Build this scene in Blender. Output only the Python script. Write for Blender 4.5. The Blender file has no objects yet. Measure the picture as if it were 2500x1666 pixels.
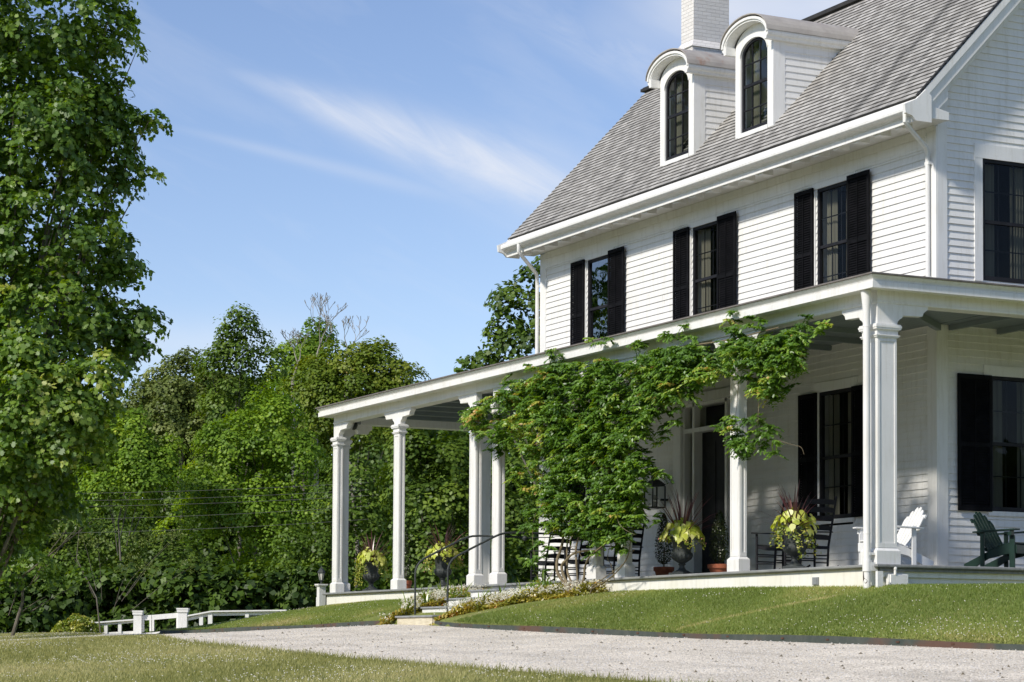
import bpy, bmesh, math, random
import numpy as np
from math import radians, sin, cos, pi, sqrt
from mathutils import Matrix, Vector
random.seed(7); rng = np.random.default_rng(11)
SC = bpy.context.scene; COL = SC.collection

# ------------------------------------------------------------------ camera
CF = 5653.6; PY = 833 + 484.17
yaw = radians(180 - 28.8 + 2.2046); pit = radians(2.7625); rol = radians(0.33514)
CP = np.array([26.0594, -18.5605, -1.2269])
FW = np.array([cos(yaw) * cos(pit), sin(yaw) * cos(pit), sin(pit)])
r0 = np.array([sin(yaw), -cos(yaw), 0]); u0 = np.cross(r0, FW)
RT = r0 * cos(rol) + u0 * sin(rol); UP = -r0 * sin(rol) + u0 * cos(rol)
def at(px, py, d):                       # a point seen at (px,py) of the photo, d metres away
    return CP + (FW + RT * (px - 1250) / CF - UP * (py - PY) / CF) * d
def on_y(px, py, y):
    v = FW + RT * (px - 1250) / CF - UP * (py - PY) / CF
    return CP + v * ((y - CP[1]) / v[1])
cam = bpy.data.cameras.new('camera'); co = bpy.data.objects.new('camera', cam); COL.objects.link(co)
M = Matrix.Identity(4)
for i in range(3):
    M[i][0] = RT[i]; M[i][1] = UP[i]; M[i][2] = -FW[i]; M[i][3] = CP[i]
co.matrix_world = M
cam.sensor_width = 36; cam.sensor_fit = 'HORIZONTAL'; cam.lens = 36 * CF / 2500; cam.shift_y = 484.17 / 2500
cam.clip_start = 0.5; cam.clip_end = 3000
SC.camera = co

# ------------------------------------------------------------------ light
SUNV = Vector((0.30, -1.0, 0.80)).normalized()
el = math.asin(SUNV.z); az = math.atan2(SUNV.x, SUNV.y)
sl = bpy.data.lights.new('sun', 'SUN'); so = bpy.data.objects.new('sun', sl); COL.objects.link(so)
sl.energy = 4.5; sl.angle = radians(4.5); sl.color = (1.0, 0.94, 0.84)
so.rotation_euler = SUNV.to_track_quat('Z', 'Y').to_euler()
SC.view_settings.view_transform = 'Standard'; SC.view_settings.look = 'None'
SC.view_settings.exposure = 0.0; SC.view_settings.gamma = 1.0

# ------------------------------------------------------------------ node helpers
class NT:
    def __init__(s, tree): s.t = tree; s.n = tree.nodes; s.l = tree.links
    def node(s, typ, ins=None, **kw):
        nd = s.n.new(typ)
        for k, v in kw.items(): setattr(nd, k, v)
        if ins:
            for k, v in ins.items():
                if isinstance(v, bpy.types.NodeSocket): s.l.new(v, nd.inputs[k])
                else: nd.inputs[k].default_value = v
        return nd
    def math(s, op, a, b=0.0, c=0.0, clamp=False):
        nd = s.node('ShaderNodeMath', {0: a, 1: b, 2: c}, operation=op); nd.use_clamp = clamp; return nd.outputs[0]
    def noise(s, vec, scale, detail=3, rough=.5, dist=0.0):
        return s.node('ShaderNodeTexNoise', {'Vector': vec, 'Scale': scale, 'Detail': detail, 'Roughness': rough, 'Distortion': dist}).outputs['Fac']
    def ramp(s, fac, stops):
        nd = s.node('ShaderNodeValToRGB', {0: fac}); e = nd.color_ramp.elements
        while len(e) < len(stops): e.new(0.5)
        for i, (p, c) in enumerate(stops): e[i].position = p; e[i].color = tuple(c) + (1,) if len(c) == 3 else c
        return nd.outputs[0]
    def mix(s, f, a, b, mode='MIX'):
        nd = s.node('ShaderNodeMix', data_type='RGBA', blend_type=mode)
        for k, v in ((0, f), (6, a), (7, b)):
            if isinstance(v, bpy.types.NodeSocket): s.l.new(v, nd.inputs[k])
            elif k == 0: nd.inputs[0].default_value = v
            else: nd.inputs[k].default_value = tuple(v) + (1,) if len(v) == 3 else v
        return nd.outputs[2]
    def sep(s, v):
        nd = s.node('ShaderNodeSeparateXYZ', {0: v}); return nd.outputs
def newmat(name):
    m = bpy.data.materials.new(name); m.use_nodes = True; m.node_tree.nodes.clear()
    return m, NT(m.node_tree)
def finish(N, bsdf):
    N.l.new(bsdf, N.node('ShaderNodeOutputMaterial').inputs[0])
def pmat(name, c1, c2=None, rough=.5, scale=3., bump=.0, bscale=60., spec=.4, metal=0., stretch=(1, 1, 1), detail=4, extra=None, lo=.35, hi=.65):
    m, N = newmat(name)
    tc = N.node('ShaderNodeNewGeometry').outputs['Position']
    mp = N.node('ShaderNodeVectorMath', {0: tc, 1: stretch}, operation='MULTIPLY').outputs[0]
    col = None
    if c2 is not None:
        f = N.noise(mp, scale, detail, .6)
        col = N.ramp(f, [(lo, c1), (hi, c2)])
    b = N.node('ShaderNodeBsdfPrincipled', {'Roughness': rough, 'Metallic': metal, 'Specular IOR Level': spec})
    if col is None: b.inputs['Base Color'].default_value = tuple(c1) + (1,)
    else:
        if extra: col = extra(N, tc, col)
        N.l.new(col, b.inputs['Base Color'])
    if bump:
        bn = N.node('ShaderNodeBump', {'Strength': bump, 'Distance': .02, 'Height': N.noise(mp, bscale, 4, .6)})
        N.l.new(bn.outputs[0], b.inputs['Normal'])
    finish(N, b.outputs[0]); return m

def grime(N, tc, col):     # weather stains with a shape of their own
    st = N.node('ShaderNodeVectorMath', {0: tc, 1: (6, 6, .7)}, operation='MULTIPLY').outputs[0]
    f = N.noise(st, 2.2, 5, .7)
    f = N.math('MULTIPLY', N.math('SUBTRACT', f, .50, clamp=True), 2.0, clamp=True)
    col = N.mix(f, col, (.55, .52, .44))
    chips = N.noise(tc, 26., 3, .8)
    f2 = N.math('GREATER_THAN', chips, .735)
    return N.mix(N.math('MULTIPLY', f2, .55), col, (.42, .38, .32))
def siding_extra(N, tc, col):   # board-to-board tone
    z = N.sep(tc)[2]
    row = N.math('FLOOR', N.math('DIVIDE', z, .1134))
    comb = N.node('ShaderNodeCombineXYZ', {2: N.math('MULTIPLY', row, 3.37)}).outputs[0]
    xyz = N.node('ShaderNodeVectorMath', {0: N.node('ShaderNodeVectorMath', {0: tc, 1: (.25, .25, 0)}, operation='MULTIPLY').outputs[0], 1: comb}, operation='ADD').outputs[0]
    f = N.noise(xyz, 1.0, 1, .5)
    col = N.mix(N.math('MULTIPLY', N.math('SUBTRACT', f, .4, clamp=True), .55, clamp=True), col, (.62, .60, .55))
    return grime(N, tc, col)
mats = {}
mats['white'] = pmat('white_paint', (.80, .79, .765), (.74, .735, .71), .5, 1.3, .12, 45, extra=grime)
mats['siding'] = pmat('siding_paint', (.80, .79, .765), (.755, .745, .72), .55, .9, .15, 60, extra=siding_extra)
mats['trimshade'] = pmat('stained_skirt_paint', (.80, .79, .74), (.74, .72, .60), .5, .8, .15, 40, extra=grime, lo=.45, hi=.75)
mats['brickwhite'] = None
mats['black'] = pmat('black_paint', (.012, .012, .014), (.02, .02, .024), .55, 6, .15, 60, spec=.2)
mats['shutter'] = pmat('shutter_paint', (.006, .0065, .0075), (.011, .011, .013), .75, 6, .1, 60, spec=.05)
mats['iron'] = pmat('cast_iron', (.030, .036, .036), (.055, .062, .058), .6, 25, .4, 90, metal=.1)
mats['green'] = pmat('green_paint', (.005, .022, .015), (.008, .030, .021), .45, 7, .1, 60)
mats['chairwhite'] = pmat('chair_white', (.78, .78, .77), (.72, .72, .70), .5, 5, .1, 60)
mats['terra'] = pmat('terracotta', (.42, .13, .06), (.30, .095, .05), .8, 12, .3, 90)
mats['stone'] = pmat('grey_tread', (.30, .31, .32), (.22, .23, .235), .7, 6, .3, 70)
mats['floor'] = pmat('grey_deck_paint', (.27, .275, .265), (.20, .205, .20), .55, 3, .2, 60, stretch=(1, 6, 1))
mats['riser'] = pmat('weathered_riser', (.68, .63, .48), (.52, .46, .33), .7, 5, .3, 60, stretch=(1, 1, 5), extra=grime)
mats['ceil'] = pmat('blue_ceiling_paint', (.20, .235, .24), (.17, .20, .205), .5, 2, .1, 60)
mats['roofedge'] = pmat('roof_edge_metal', (.13, .115, .105), (.19, .17, .155), .6, 3, .3, 60)
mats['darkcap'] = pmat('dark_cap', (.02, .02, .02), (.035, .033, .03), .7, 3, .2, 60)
def rusty(N, tc, col):
    f = N.math('MULTIPLY', N.math('SUBTRACT', N.noise(tc, 3.2, 5, .7), .57, clamp=True), 4., clamp=True)
    return N.mix(f, col, (.30, .12, .06))
mats['copper'] = pmat('old_copper', (.34, .31, .28), (.42, .39, .35), .55, 4, .2, 60, extra=rusty)
def edging_rust(N, tc, col):
    f = N.math('MULTIPLY', N.math('SUBTRACT', N.noise(tc, .55, 4, .65), .47, clamp=True), 9., clamp=True)
    return N.mix(f, col, (.105, .060, .042))
mats['edging'] = pmat('edging_steel', (.045, .058, .050), (.07, .080, .068), .8, 6, .4, 50, extra=edging_rust)
mats['rusttab'] = pmat('rusty_tab', (.07, .035, .022), (.11, .05, .03), .9, 14)
mats['hole'] = pmat('rust_hole', (.012, .006, .004), (.05, .018, .01), .95, 14, .6, 60, spec=0)
mats['bark'] = pmat('bark', (.10, .085, .065), (.19, .17, .14), .9, 8, .8, 30, stretch=(1, 1, .2))
mats['palebark'] = pmat('pale_bark', (.20, .18, .15), (.34, .31, .27), .9, 5, .6, 30, stretch=(1, 1, .3))
mats['vinebark'] = pmat('vine_bark', (.14, .11, .065), (.26, .21, .13), .9, 14, .8, 60, stretch=(1, 1, .3))
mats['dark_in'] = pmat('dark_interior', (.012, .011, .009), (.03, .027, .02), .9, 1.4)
mats['curtain'] = pmat('curtain_cloth', (.34, .33, .27), (.24, .23, .19), .9, 14, 0, 60, stretch=(1, 1, .05))
mats['wire'] = pmat('wire', (.09, .09, .085), (.12, .12, .11), .6, 3)
mats['lampglass'] = pmat('lamp_glass', (.55, .55, .50), (.65, .63, .58), .2, 10)
def brickw():
    m, N = newmat('white_painted_brick')
    tc = N.node('ShaderNodeNewGeometry').outputs['Position']; o = N.sep(tc)
    v = N.node('ShaderNodeCombineXYZ', {0: N.math('ADD', o[0], o[1]), 1: o[2]}).outputs[0]
    br = N.node('ShaderNodeTexBrick', {'Vector': v, 'Color1': (.74, .72, .69, 1), 'Color2': (.66, .64, .61, 1), 'Mortar': (.54, .52, .50, 1), 'Scale': 1.0,
        'Brick Width': .21, 'Row Height': .075, 'Mortar Size': .006, 'Mortar Smooth': .4})
    col = N.mix(N.math('MULTIPLY', N.noise(tc, 9, 4, .7), .35), br.outputs[0], (.60, .56, .52))
    h = N.math('ADD', N.math('MULTIPLY', br.outputs[1], -1.0), N.math('MULTIPLY', N.noise(tc, 35, 3, .6), .6))
    bp = N.node('ShaderNodeBump', {'Strength': .7, 'Distance': .012, 'Height': h})
    b = N.node('ShaderNodeBsdfPrincipled', {'Base Color': col, 'Roughness': .75, 'Normal': bp.outputs[0]})
    finish(N, b.outputs[0]); return m
mats['brickwhite'] = brickw()
def shingle_mat():
    m, N = newmat('weathered_shingle')
    tc = N.node('ShaderNodeNewGeometry').outputs['Position']; o = N.sep(tc)
    row = N.math('FLOOR', N.math('DIVIDE', N.math('SUBTRACT', o[2], 7.12), .0884))
    u = N.math('ADD', o[0], N.math('MULTIPLY', N.math('SINE', N.math('MULTIPLY', row, 12.9)), 3.1))
    cell = N.math('FLOOR', N.math('DIVIDE', u, .15))
    wn = N.node('ShaderNodeTexWhiteNoise', {0: N.node('ShaderNodeCombineXYZ', {0: cell, 1: row}).outputs[0]}).outputs[0]
    base = N.ramp(wn, [(0, (.27, .255, .235)), (.5, (.36, .345, .32)), (1, (.47, .45, .42))])
    st = N.node('ShaderNodeVectorMath', {0: tc, 1: (3.2, .45, .45)}, operation='MULTIPLY').outputs[0]
    f = N.math('MULTIPLY', N.math('SUBTRACT', N.noise(st, 1.0, 5, .7), .53, clamp=True), 4.5, clamp=True)
    # lichen streaks running down the slope at the gable end
    for xs, w, amp in ((-4.05, .30, 1.3), (-3.25, .18, .8)):
        d = N.math('ABSOLUTE', N.math('SUBTRACT', N.math('ADD', o[0], N.math('MULTIPLY', N.noise(tc, 2.0, 3), .3)), xs + .15))
        g = N.math('SUBTRACT', 1.0, N.math('DIVIDE', d, w), clamp=True)
        g = N.math('MULTIPLY', g, N.math('MULTIPLY', N.math('SUBTRACT', N.noise(st, 5.0, 4, .8), .33, clamp=True), 4.0 * amp, clamp=True))
        f = N.math('MAXIMUM', f, g)
    col = N.mix(N.math('MULTIPLY', f, .8), base, (.07, .07, .067))
    slot = N.math('LESS_THAN', N.math('FRACT', N.math('DIVIDE', u, .15)), .045)
    col = N.mix(N.math('MULTIPLY', slot, .6), col, (.08, .075, .07))
    bp = N.node('ShaderNodeBump', {'Strength': .5, 'Distance': .01, 'Height': N.math('ADD', wn, N.noise(tc, 40, 3, .7))})
    b = N.node('ShaderNodeBsdfPrincipled', {'Base Color': col, 'Roughness': .85, 'Normal': bp.outputs[0]})
    finish(N, b.outputs[0]); return m
mats['shingle'] = shingle_mat()
def glass_mat(name, rough, refl, tint):
    m, N = newmat(name)
    fr = N.node('ShaderNodeFresnel', {'IOR': 1.5}).outputs[0]
    pos = N.node('ShaderNodeNewGeometry').outputs['Position']
    bp = N.node('ShaderNodeBump', {'Strength': .12, 'Distance': .02, 'Height': N.noise(pos, 2.2, 2)})
    gl = N.node('ShaderNodeBsdfGlossy', {'Color': (.9, .92, .95, 1), 'Roughness': rough, 'Normal': bp.outputs[0]})
    tr = N.node('ShaderNodeBsdfTransparent', {'Color': tuple(tint) + (1,)})
    mx = N.node('ShaderNodeMixShader', {0: N.math('MULTIPLY_ADD', fr, refl, .0, clamp=True), 1: tr.outputs[0], 2: gl.outputs[0]})
    finish(N, mx.outputs[0]); return m
mats['glass'] = glass_mat('window_glass', .02, .38, (.55, .57, .55))
mats['dormerglass'] = glass_mat('dormer_glass', .03, .10, (.6, .62, .6))
mats['stormglass'] = glass_mat('storm_glass', .01, 3.6, (.3, .32, .33))
mats['screen'] = glass_mat('window_screen', .15, .3, (.7, .71, .69))
def leafmat(name, stops, trans=.35, gloss=.06, rough=.35):
    m, N = newmat(name)
    t = N.node('ShaderNodeAttribute', attribute_name='tint').outputs['Fac']
    if 'leaf' in name and 'lime' not in name: stops = [(p_, (c_[0] * 1.32, c_[1] * 1.12, c_[2] * .85)) for p_, c_ in stops]
    col = N.ramp(t, stops)
    d = N.node('ShaderNodeBsdfDiffuse', {0: col})
    hs = N.node('ShaderNodeHueSaturation', {'Hue': .485, 'Saturation': 1.15, 'Value': 1.35, 'Color': col})
    tr = N.node('ShaderNodeBsdfTranslucent', {0: hs.outputs[0]})
    mx = N.node('ShaderNodeMixShader', {0: trans, 1: d.outputs[0], 2: tr.outputs[0]})
    g = N.node('ShaderNodeBsdfGlossy', {'Color': (1, 1, 1, 1), 'Roughness': rough})
    m2 = N.node('ShaderNodeMixShader', {0: gloss, 1: mx.outputs[0], 2: g.outputs[0]})
    finish(N, m2.outputs[0]); return m
LM = {
 'syc': leafmat('broad_leaf', [(0, (.032, .085, .012)), (.5, (.088, .195, .026)), (.85, (.19, .33, .055)), (1, (.34, .44, .14))], .42, .035, .5),
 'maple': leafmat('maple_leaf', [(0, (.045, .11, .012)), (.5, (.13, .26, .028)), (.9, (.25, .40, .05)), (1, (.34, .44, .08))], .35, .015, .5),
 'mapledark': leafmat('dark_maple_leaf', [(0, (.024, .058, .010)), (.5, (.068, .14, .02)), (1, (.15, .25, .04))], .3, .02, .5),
 'rust': leafmat('rusty_maple_leaf', [(0, (.045, .095, .012)), (.5, (.11, .19, .024)), (.85, (.19, .25, .04)), (1, (.30, .20, .05))], .35, .015, .5),
 'olive': leafmat('silvery_leaf', [(0, (.050, .085, .024)), (.5, (.115, .18, .052)), (1, (.25, .32, .14))], .35, .02, .5),
 'vine': leafmat('vine_leaf', [(0, (.028, .080, .014)), (.45, (.090, .215, .030)), (.78, (.20, .36, .06)), (.94, (.36, .42, .10)), (1, (.40, .30, .12))], .38, .04, .45),
 'lime': leafmat('lime_leaf', [(0, (.30, .40, .04)), (.5, (.56, .62, .08)), (1, (.76, .75, .30))], .35, .04),
 'cord': leafmat('burgundy_blade', [(0, (.07, .024, .028)), (.6, (.15, .052, .055)), (1, (.24, .12, .11))], .2, .08),
 'ivy': leafmat('trailing_leaf', [(0, (.09, .17, .025)), (.6, (.22, .30, .05)), (1, (.44, .45, .14))], .3, .04),
 'box': leafmat('topiary_leaf', [(0, (.012, .024, .007)), (1, (.035, .058, .016))], .15, .04),
 'strap': leafmat('strap_leaf', [(0, (.08, .17, .03)), (1, (.20, .32, .07))], .35, .05),
 'beg': leafmat('begonia_leaf', [(0, (.10, .15, .03)), (.35, (.24, .27, .05)), (.7, (.42, .40, .10)), (1, (.26, .10, .04))], .3, .05),
 'petal': leafmat('white_petal', [(0, (.74, .71, .58)), (1, (.84, .83, .76))], .3, .02),
 'pink': leafmat('pink_petal', [(0, (.60, .26, .20)), (1, (.70, .36, .28))], .3, .02),
 'grass': leafmat('grass_blade', [(0, (.15, .21, .045)), (.5, (.27, .35, .085)), (.8, (.44, .43, .15)), (1, (.60, .53, .26))], .45, .02, .5),
 'drygrass': leafmat('dry_grass_blade', [(0, (.27, .28, .085)), (.5, (.48, .46, .19)), (1, (.70, .62, .36))], .45, .02, .5),
}
def lawn_mat():
    m, N = newmat('lawn_soil')
    p = N.node('ShaderNodeNewGeometry').outputs['Position']
    a = N.ramp(N.noise(p, .7, 5, .65), [(.3, (.20, .25, .06)), (.55, (.30, .33, .10)), (.75, (.42, .37, .17))])
    b = N.ramp(N.noise(p, 55, 3, .7), [(.3, (.35, .35, .35)), (.7, (1.3, 1.3, 1.3))])
    col = N.mix(1., a, b, 'MULTIPLY')
    bp = N.node('ShaderNodeBump', {'Strength': .9, 'Distance': .03, 'Height': N.noise(p, 70, 4, .7)})
    bs = N.node('ShaderNodeBsdfPrincipled', {'Base Color': col, 'Roughness': .95, 'Specular IOR Level': .1, 'Normal': bp.outputs[0]})
    finish(N, bs.outputs[0]); return m
mats['lawn'] = lawn_mat()
def gravel_mat():
    m, N = newmat('pale_gravel')
    p = N.node('ShaderNodeNewGeometry').outputs['Position']
    vo = N.node('ShaderNodeTexVoronoi', {'Vector': p, 'Scale': 42.0}, feature='F1')
    wn = N.sep(vo.outputs['Color'])[0]
    col = N.ramp(wn, [(0, (.30, .26, .20)), (.12, (.60, .535, .44)), (.5, (.83, .755, .64)), (1, (.93, .86, .75))])
    big = N.ramp(N.noise(p, .8, 4, .6), [(.3, (.80, .79, .77)), (.65, (1.06, 1.05, 1.03))])
    col = N.mix(1., col, big, 'MULTIPLY')
    y_ = N.sep(p)[1]; wob = N.math('MULTIPLY', N.noise(N.node('ShaderNodeVectorMath', {0: p, 1: (.12, .12, .12)}, operation='MULTIPLY').outputs[0], 1., 2), .8)
    tr = None
    for yc in (-3.9, -5.6):
        d = N.math('ABSOLUTE', N.math('SUBTRACT', N.math('ADD', y_, wob), yc + .4)); g = N.math('SUBTRACT', 1., N.math('DIVIDE', d, .32), clamp=True); tr = g if tr is None else N.math('MAXIMUM', tr, g)
    col = N.mix(N.math('MULTIPLY', N.math('MULTIPLY', tr, N.noise(p, 3., 4, .7)), .55), col, (.40, .36, .30))
    dk = N.math('MULTIPLY', N.math('SUBTRACT', N.noise(p, 9., 5, .8), .60, clamp=True), 5., clamp=True)
    col = N.mix(N.math('MULTIPLY', dk, .5), col, (.30, .27, .22))
    h = N.math('ADD', N.math('SUBTRACT', 1.0, vo.outputs['Distance']), N.math('MULTIPLY', N.noise(p, 14, 3, .6), .8))
    bp = N.node('ShaderNodeBump', {'Strength': .8, 'Distance': .02, 'Height': h})
    bs = N.node('ShaderNodeBsdfPrincipled', {'Base Color': col, 'Roughness': .9, 'Specular IOR Level': .2, 'Normal': bp.outputs[0]})
    finish(N, bs.outputs[0]); return m
mats['gravel'] = gravel_mat()
mats['pebble'] = pmat('pebble', (.50, .47, .43), (.66, .63, .58), .9, 40)

# ------------------------------------------------------------------ mesh helpers
def link(o, parent=None):
    COL.objects.link(o)
    if parent is not None: o.parent = parent
    return o
def tag(o, label=None, cat=None, group=None, kind=None):
    if label: o['label'] = label
    if cat: o['category'] = cat
    if group: o['group'] = group
    if kind: o['kind'] = kind
    return o
def empty(name, loc=(0, 0, 0), rz=0.0, parent=None):
    o = bpy.data.objects.new(name, None); o.location = loc; o.rotation_euler = (0, 0, rz); o.empty_display_size = .1
    return link(o, parent)
def raw_mesh(name, V, counts, idx, mat, parent=None, tint=None, smooth=False):
    me = bpy.data.meshes.new(name)
    V = np.asarray(V, dtype=np.float32); idx = np.asarray(idx, dtype=np.int32); counts = np.asarray(counts, dtype=np.int32)
    me.vertices.add(len(V)); me.vertices.foreach_set('co', V.ravel())
    me.loops.add(len(idx)); me.loops.foreach_set('vertex_index', idx)
    me.polygons.add(len(counts)); starts = np.concatenate([[0], np.cumsum(counts)[:-1]]).astype(np.int32)
    me.polygons.foreach_set('loop_start', starts)
    try: me.polygons.foreach_set('loop_total', counts)
    except Exception: pass
    me.update(calc_edges=True)
    if tint is not None:
        a = me.attributes.new('tint', 'FLOAT', 'FACE'); a.data.foreach_set('value', np.asarray(tint, dtype=np.float32))
    if smooth: me.polygons.foreach_set('use_smooth', np.ones(len(counts), dtype=bool))
    me.materials.append(mat)
    return link(bpy.data.objects.new(name, me), parent)
class MB:
    def __init__(s, tf=None): s.v = []; s.f = []; s.tf = tf; s.cuts = []
    def add(s, vs, fs):
        b = len(s.v); s.cuts.append((b, len(s.f)))
        for p in vs: s.v.append(tuple(s.tf(*p)) if s.tf else tuple(p))
        for f in fs: s.f.append([b + i for i in f])
    HEX = [(0, 3, 2, 1), (4, 5, 6, 7), (0, 1, 5, 4), (1, 2, 6, 5), (2, 3, 7, 6), (3, 0, 4, 7)]
    def box(s, x0, x1, y0, y1, z0, z1):
        s.add([(x0, y0, z0), (x1, y0, z0), (x1, y1, z0), (x0, y1, z0), (x0, y0, z1), (x1, y0, z1), (x1, y1, z1), (x0, y1, z1)], s.HEX); return s
    def hexa(s, p): s.add(p, s.HEX); return s
    def cbox(s, c, size, rot=None):
        hx, hy, hz = [d / 2 for d in size]; P = []
        for z in (-hz, hz):
            for x, y in ((-hx, -hy), (hx, -hy), (hx, hy), (-hx, hy)):
                q = Vector((x, y, z))
                if rot is not None: q = rot @ q
                P.append((q.x + c[0], q.y + c[1], q.z + c[2]))
        return s.hexa(P)
    def beam(s, a, b, w, h):                # a box between two points
        a = Vector(a); b = Vector(b); d = b - a
        q = d.to_track_quat('X', 'Z').to_matrix()
        return s.cbox((a + b) / 2, (d.length, w, h), q)
    def prism(s, poly, fn, a, b):           # poly in 2d, fn(u,v,w)->3d
        n = len(poly); P = [fn(u, v, a) for u, v in poly] + [fn(u, v, b) for u, v in poly]
        F = [tuple(range(n - 1, -1, -1)), tuple(range(n, 2 * n))] + [(i, (i + 1) % n, n + (i + 1) % n, n + i) for i in range(n)]
        s.add(P, F); return s
    def tube(s, pts, r, n=8, cap=True):
        pts = [Vector(p) for p in pts]; R = r if hasattr(r, '__len__') else [r] * len(pts); P = []
        prev = None
        for i, p in enumerate(pts):
            d = (pts[min(i + 1, len(pts) - 1)] - pts[max(i - 1, 0)]).normalized()
            if prev is None:
                a = d.orthogonal().normalized()
            else: a = (prev - d * prev.dot(d)).normalized()
            prev = a; b = d.cross(a)
            for k in range(n):
                t = 2 * pi * k / n; P.append(tuple(p + (a * cos(t) + b * sin(t)) * R[i]))
        F = []
        for i in range(len(pts) - 1):
            for k in range(n): F.append((i * n + k, i * n + (k + 1) % n, (i + 1) * n + (k + 1) % n, (i + 1) * n + k))
        if cap: F.append(tuple(range(n - 1, -1, -1))); F.append(tuple(range((len(pts) - 1) * n, len(pts) * n)))
        s.add(P, F); return s
    def lathe(s, prof, c=(0, 0, 0), n=20, flute=None):
        P = []; F = []
        for i, (r, z) in enumerate(prof):
            for k in range(n):
                t = 2 * pi * k / n; rr = r
                if flute and flute[0] <= i <= flute[1]: rr = r * (1 + .05 * (1 if k % 2 else -1))
                P.append((c[0] + rr * cos(t), c[1] + rr * sin(t), c[2] + z))
        for i in range(len(prof) - 1):
            for k in range(n): F.append((i * n + k, i * n + (k + 1) % n, (i + 1) * n + (k + 1) % n, (i + 1) * n + k))
        F.append(tuple(range(n - 1, -1, -1))); F.append(tuple(range((len(prof) - 1) * n, len(prof) * n)))
        s.add(P, F); return s
    def build_each(s, name, mat, parent=None, per=1, **kw):
        out = []; cs = s.cuts[::per] + [(len(s.v), len(s.f))]
        for (v0, f0), (v1, f1) in zip(cs[:-1], cs[1:]):
            m = MB(); m.v = s.v[v0:v1]; m.f = [[i - v0 for i in f] for f in s.f[f0:f1]]; out.append(m.build(name, mat, parent, **kw))
        return out
    def build(s, name, mat, parent=None, smooth=False, bevel=0, recalc=True):
        me = bpy.data.meshes.new(name); me.from_pydata(s.v, [], s.f); me.materials.append(mat)
        if recalc:
            bm = bmesh.new(); bm.from_mesh(me); bmesh.ops.recalc_face_normals(bm, faces=bm.faces); bm.to_mesh(me); bm.free()
        o = link(bpy.data.objects.new(name, me), parent)
        if smooth:
            for p in me.polygons: p.use_smooth = True
            me.set_sharp_from_angle(angle=radians(40))
        if bevel:
            md = o.modifiers.new('bevel', 'BEVEL'); md.width = bevel; md.segments = 2; md.limit_method = 'ANGLE'
        return o

# ------------------------------------------------------------------ leaves
RH = np.array([(-.5, 0, 0), (-.05, -.42, .07), (.5, 0, -.05), (-.05, .42, .07)])
OV = np.array([(-.5, 0, 0), (-.2, -.2, .05), (.15, -.19, .05), (.5, 0, -.06), (.15, .19, .05), (-.2, .2, .05)])
LOBE = np.array([(-.42, 0, 0), (-.40, -.26, .05), (-.12, -.24, .03), (-.16, -.52, .0), (.12, -.26, .05), (.2, -.36, .02), (.52, 0, -.05), (.2, .36, .02), (.12, .26, .05), (-.16, .52, .0), (-.12, .24, .03), (-.40, .26, .05)])
def unit(a): return a / np.maximum(np.linalg.norm(a, axis=1, keepdims=True), 1e-9)
def leaves(name, P, Nn, size, tmpl, mat, tint, parent=None, along=None, aspect=1.0, smooth=False):
    n = len(P); Nn = unit(Nn)
    if along is None: along = rng.normal(size=(n, 3))
    A = unit(along - Nn * np.sum(along * Nn, 1, keepdims=True)); B = np.cross(Nn, A)
    size = np.broadcast_to(size, (n,))
    k = len(tmpl)
    V = P[:, None, :] + size[:, None, None] * (A[:, None, :] * tmpl[None, :, 0, None] + B[:, None, :] * tmpl[None, :, 1, None] * aspect + Nn[:, None, :] * tmpl[None, :, 2, None])
    return raw_mesh(name, V.reshape(-1, 3), np.full(n, k), np.arange(n * k), mat, parent, tint=np.clip(tint, 0, 1))
def pads(ells, R, per, dens=1.0, upbias=.75, flat=.45, jit=.5, back=.5, core=.12):
    """leaf pads over ellipsoids: returns positions, normals, tint"""
    PP = []; NN = []; TT = []
    for e_ in ells:
        c, rad = e_[:2]; tb = e_[2] if len(e_) > 2 else 0.
        c = np.array(c); rad = np.array(rad, dtype=float)
        area = 4 * pi * ((rad[0] * rad[1]) ** 1.6 / 3 + (rad[0] * rad[2]) ** 1.6 / 3 + (rad[1] * rad[2]) ** 1.6 / 3) ** (1 / 1.6)
        n = max(3, int(area / (pi * R * R) * 1.15 * dens))
        d = unit(rng.normal(size=(n, 3)))
        keep = (d[:, 2] > -.65) & ((d @ -FW > -.3) | (rng.random(n) < back))
        d = d[keep]; n = len(d)
        ctr = c + d * rad * (rng.uniform(.62, 1.03, size=(n, 1)))
        for i in range(n):
            r_ = R * rng.uniform(.55, 1.25); m = max(6, int(per * (r_ / R) ** 2))
            nrm = np.array([0, 0, 1.]) * upbias + d[i] * .55 + rng.normal(size=3) * .12; nrm /= np.linalg.norm(nrm)
            a = np.cross(nrm, [.3, .5, .1]); a /= np.linalg.norm(a); b = np.cross(nrm, a)
            rr = np.sqrt(rng.random(m)); th = rng.random(m) * 2 * pi; rr = rr * (1 + .25 * np.sin(th * 3 + i) + .15 * np.sin(th * 5 + 2 * i))
            rad_ = (a[None] * np.cos(th)[:, None] + b[None] * np.sin(th)[:, None])
            p = ctr[i] + rad_ * (rr * r_)[:, None] + nrm * (flat * r_ * (1 - rr ** 2))[:, None] + rng.normal(size=(m, 3)) * r_ * .10
            q = nrm[None] + rad_ * (rr * .75)[:, None] + rng.normal(size=(m, 3)) * jit
            PP.append(p); NN.append(q); TT.append(rng.normal(.48 + tb, .10, m) + rng.normal(0, .17))
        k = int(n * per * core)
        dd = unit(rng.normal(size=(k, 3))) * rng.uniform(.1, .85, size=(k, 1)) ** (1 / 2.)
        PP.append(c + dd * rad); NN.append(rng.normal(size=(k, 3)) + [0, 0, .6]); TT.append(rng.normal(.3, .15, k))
    return np.vstack(PP), np.vstack(NN), np.concatenate(TT)
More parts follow.
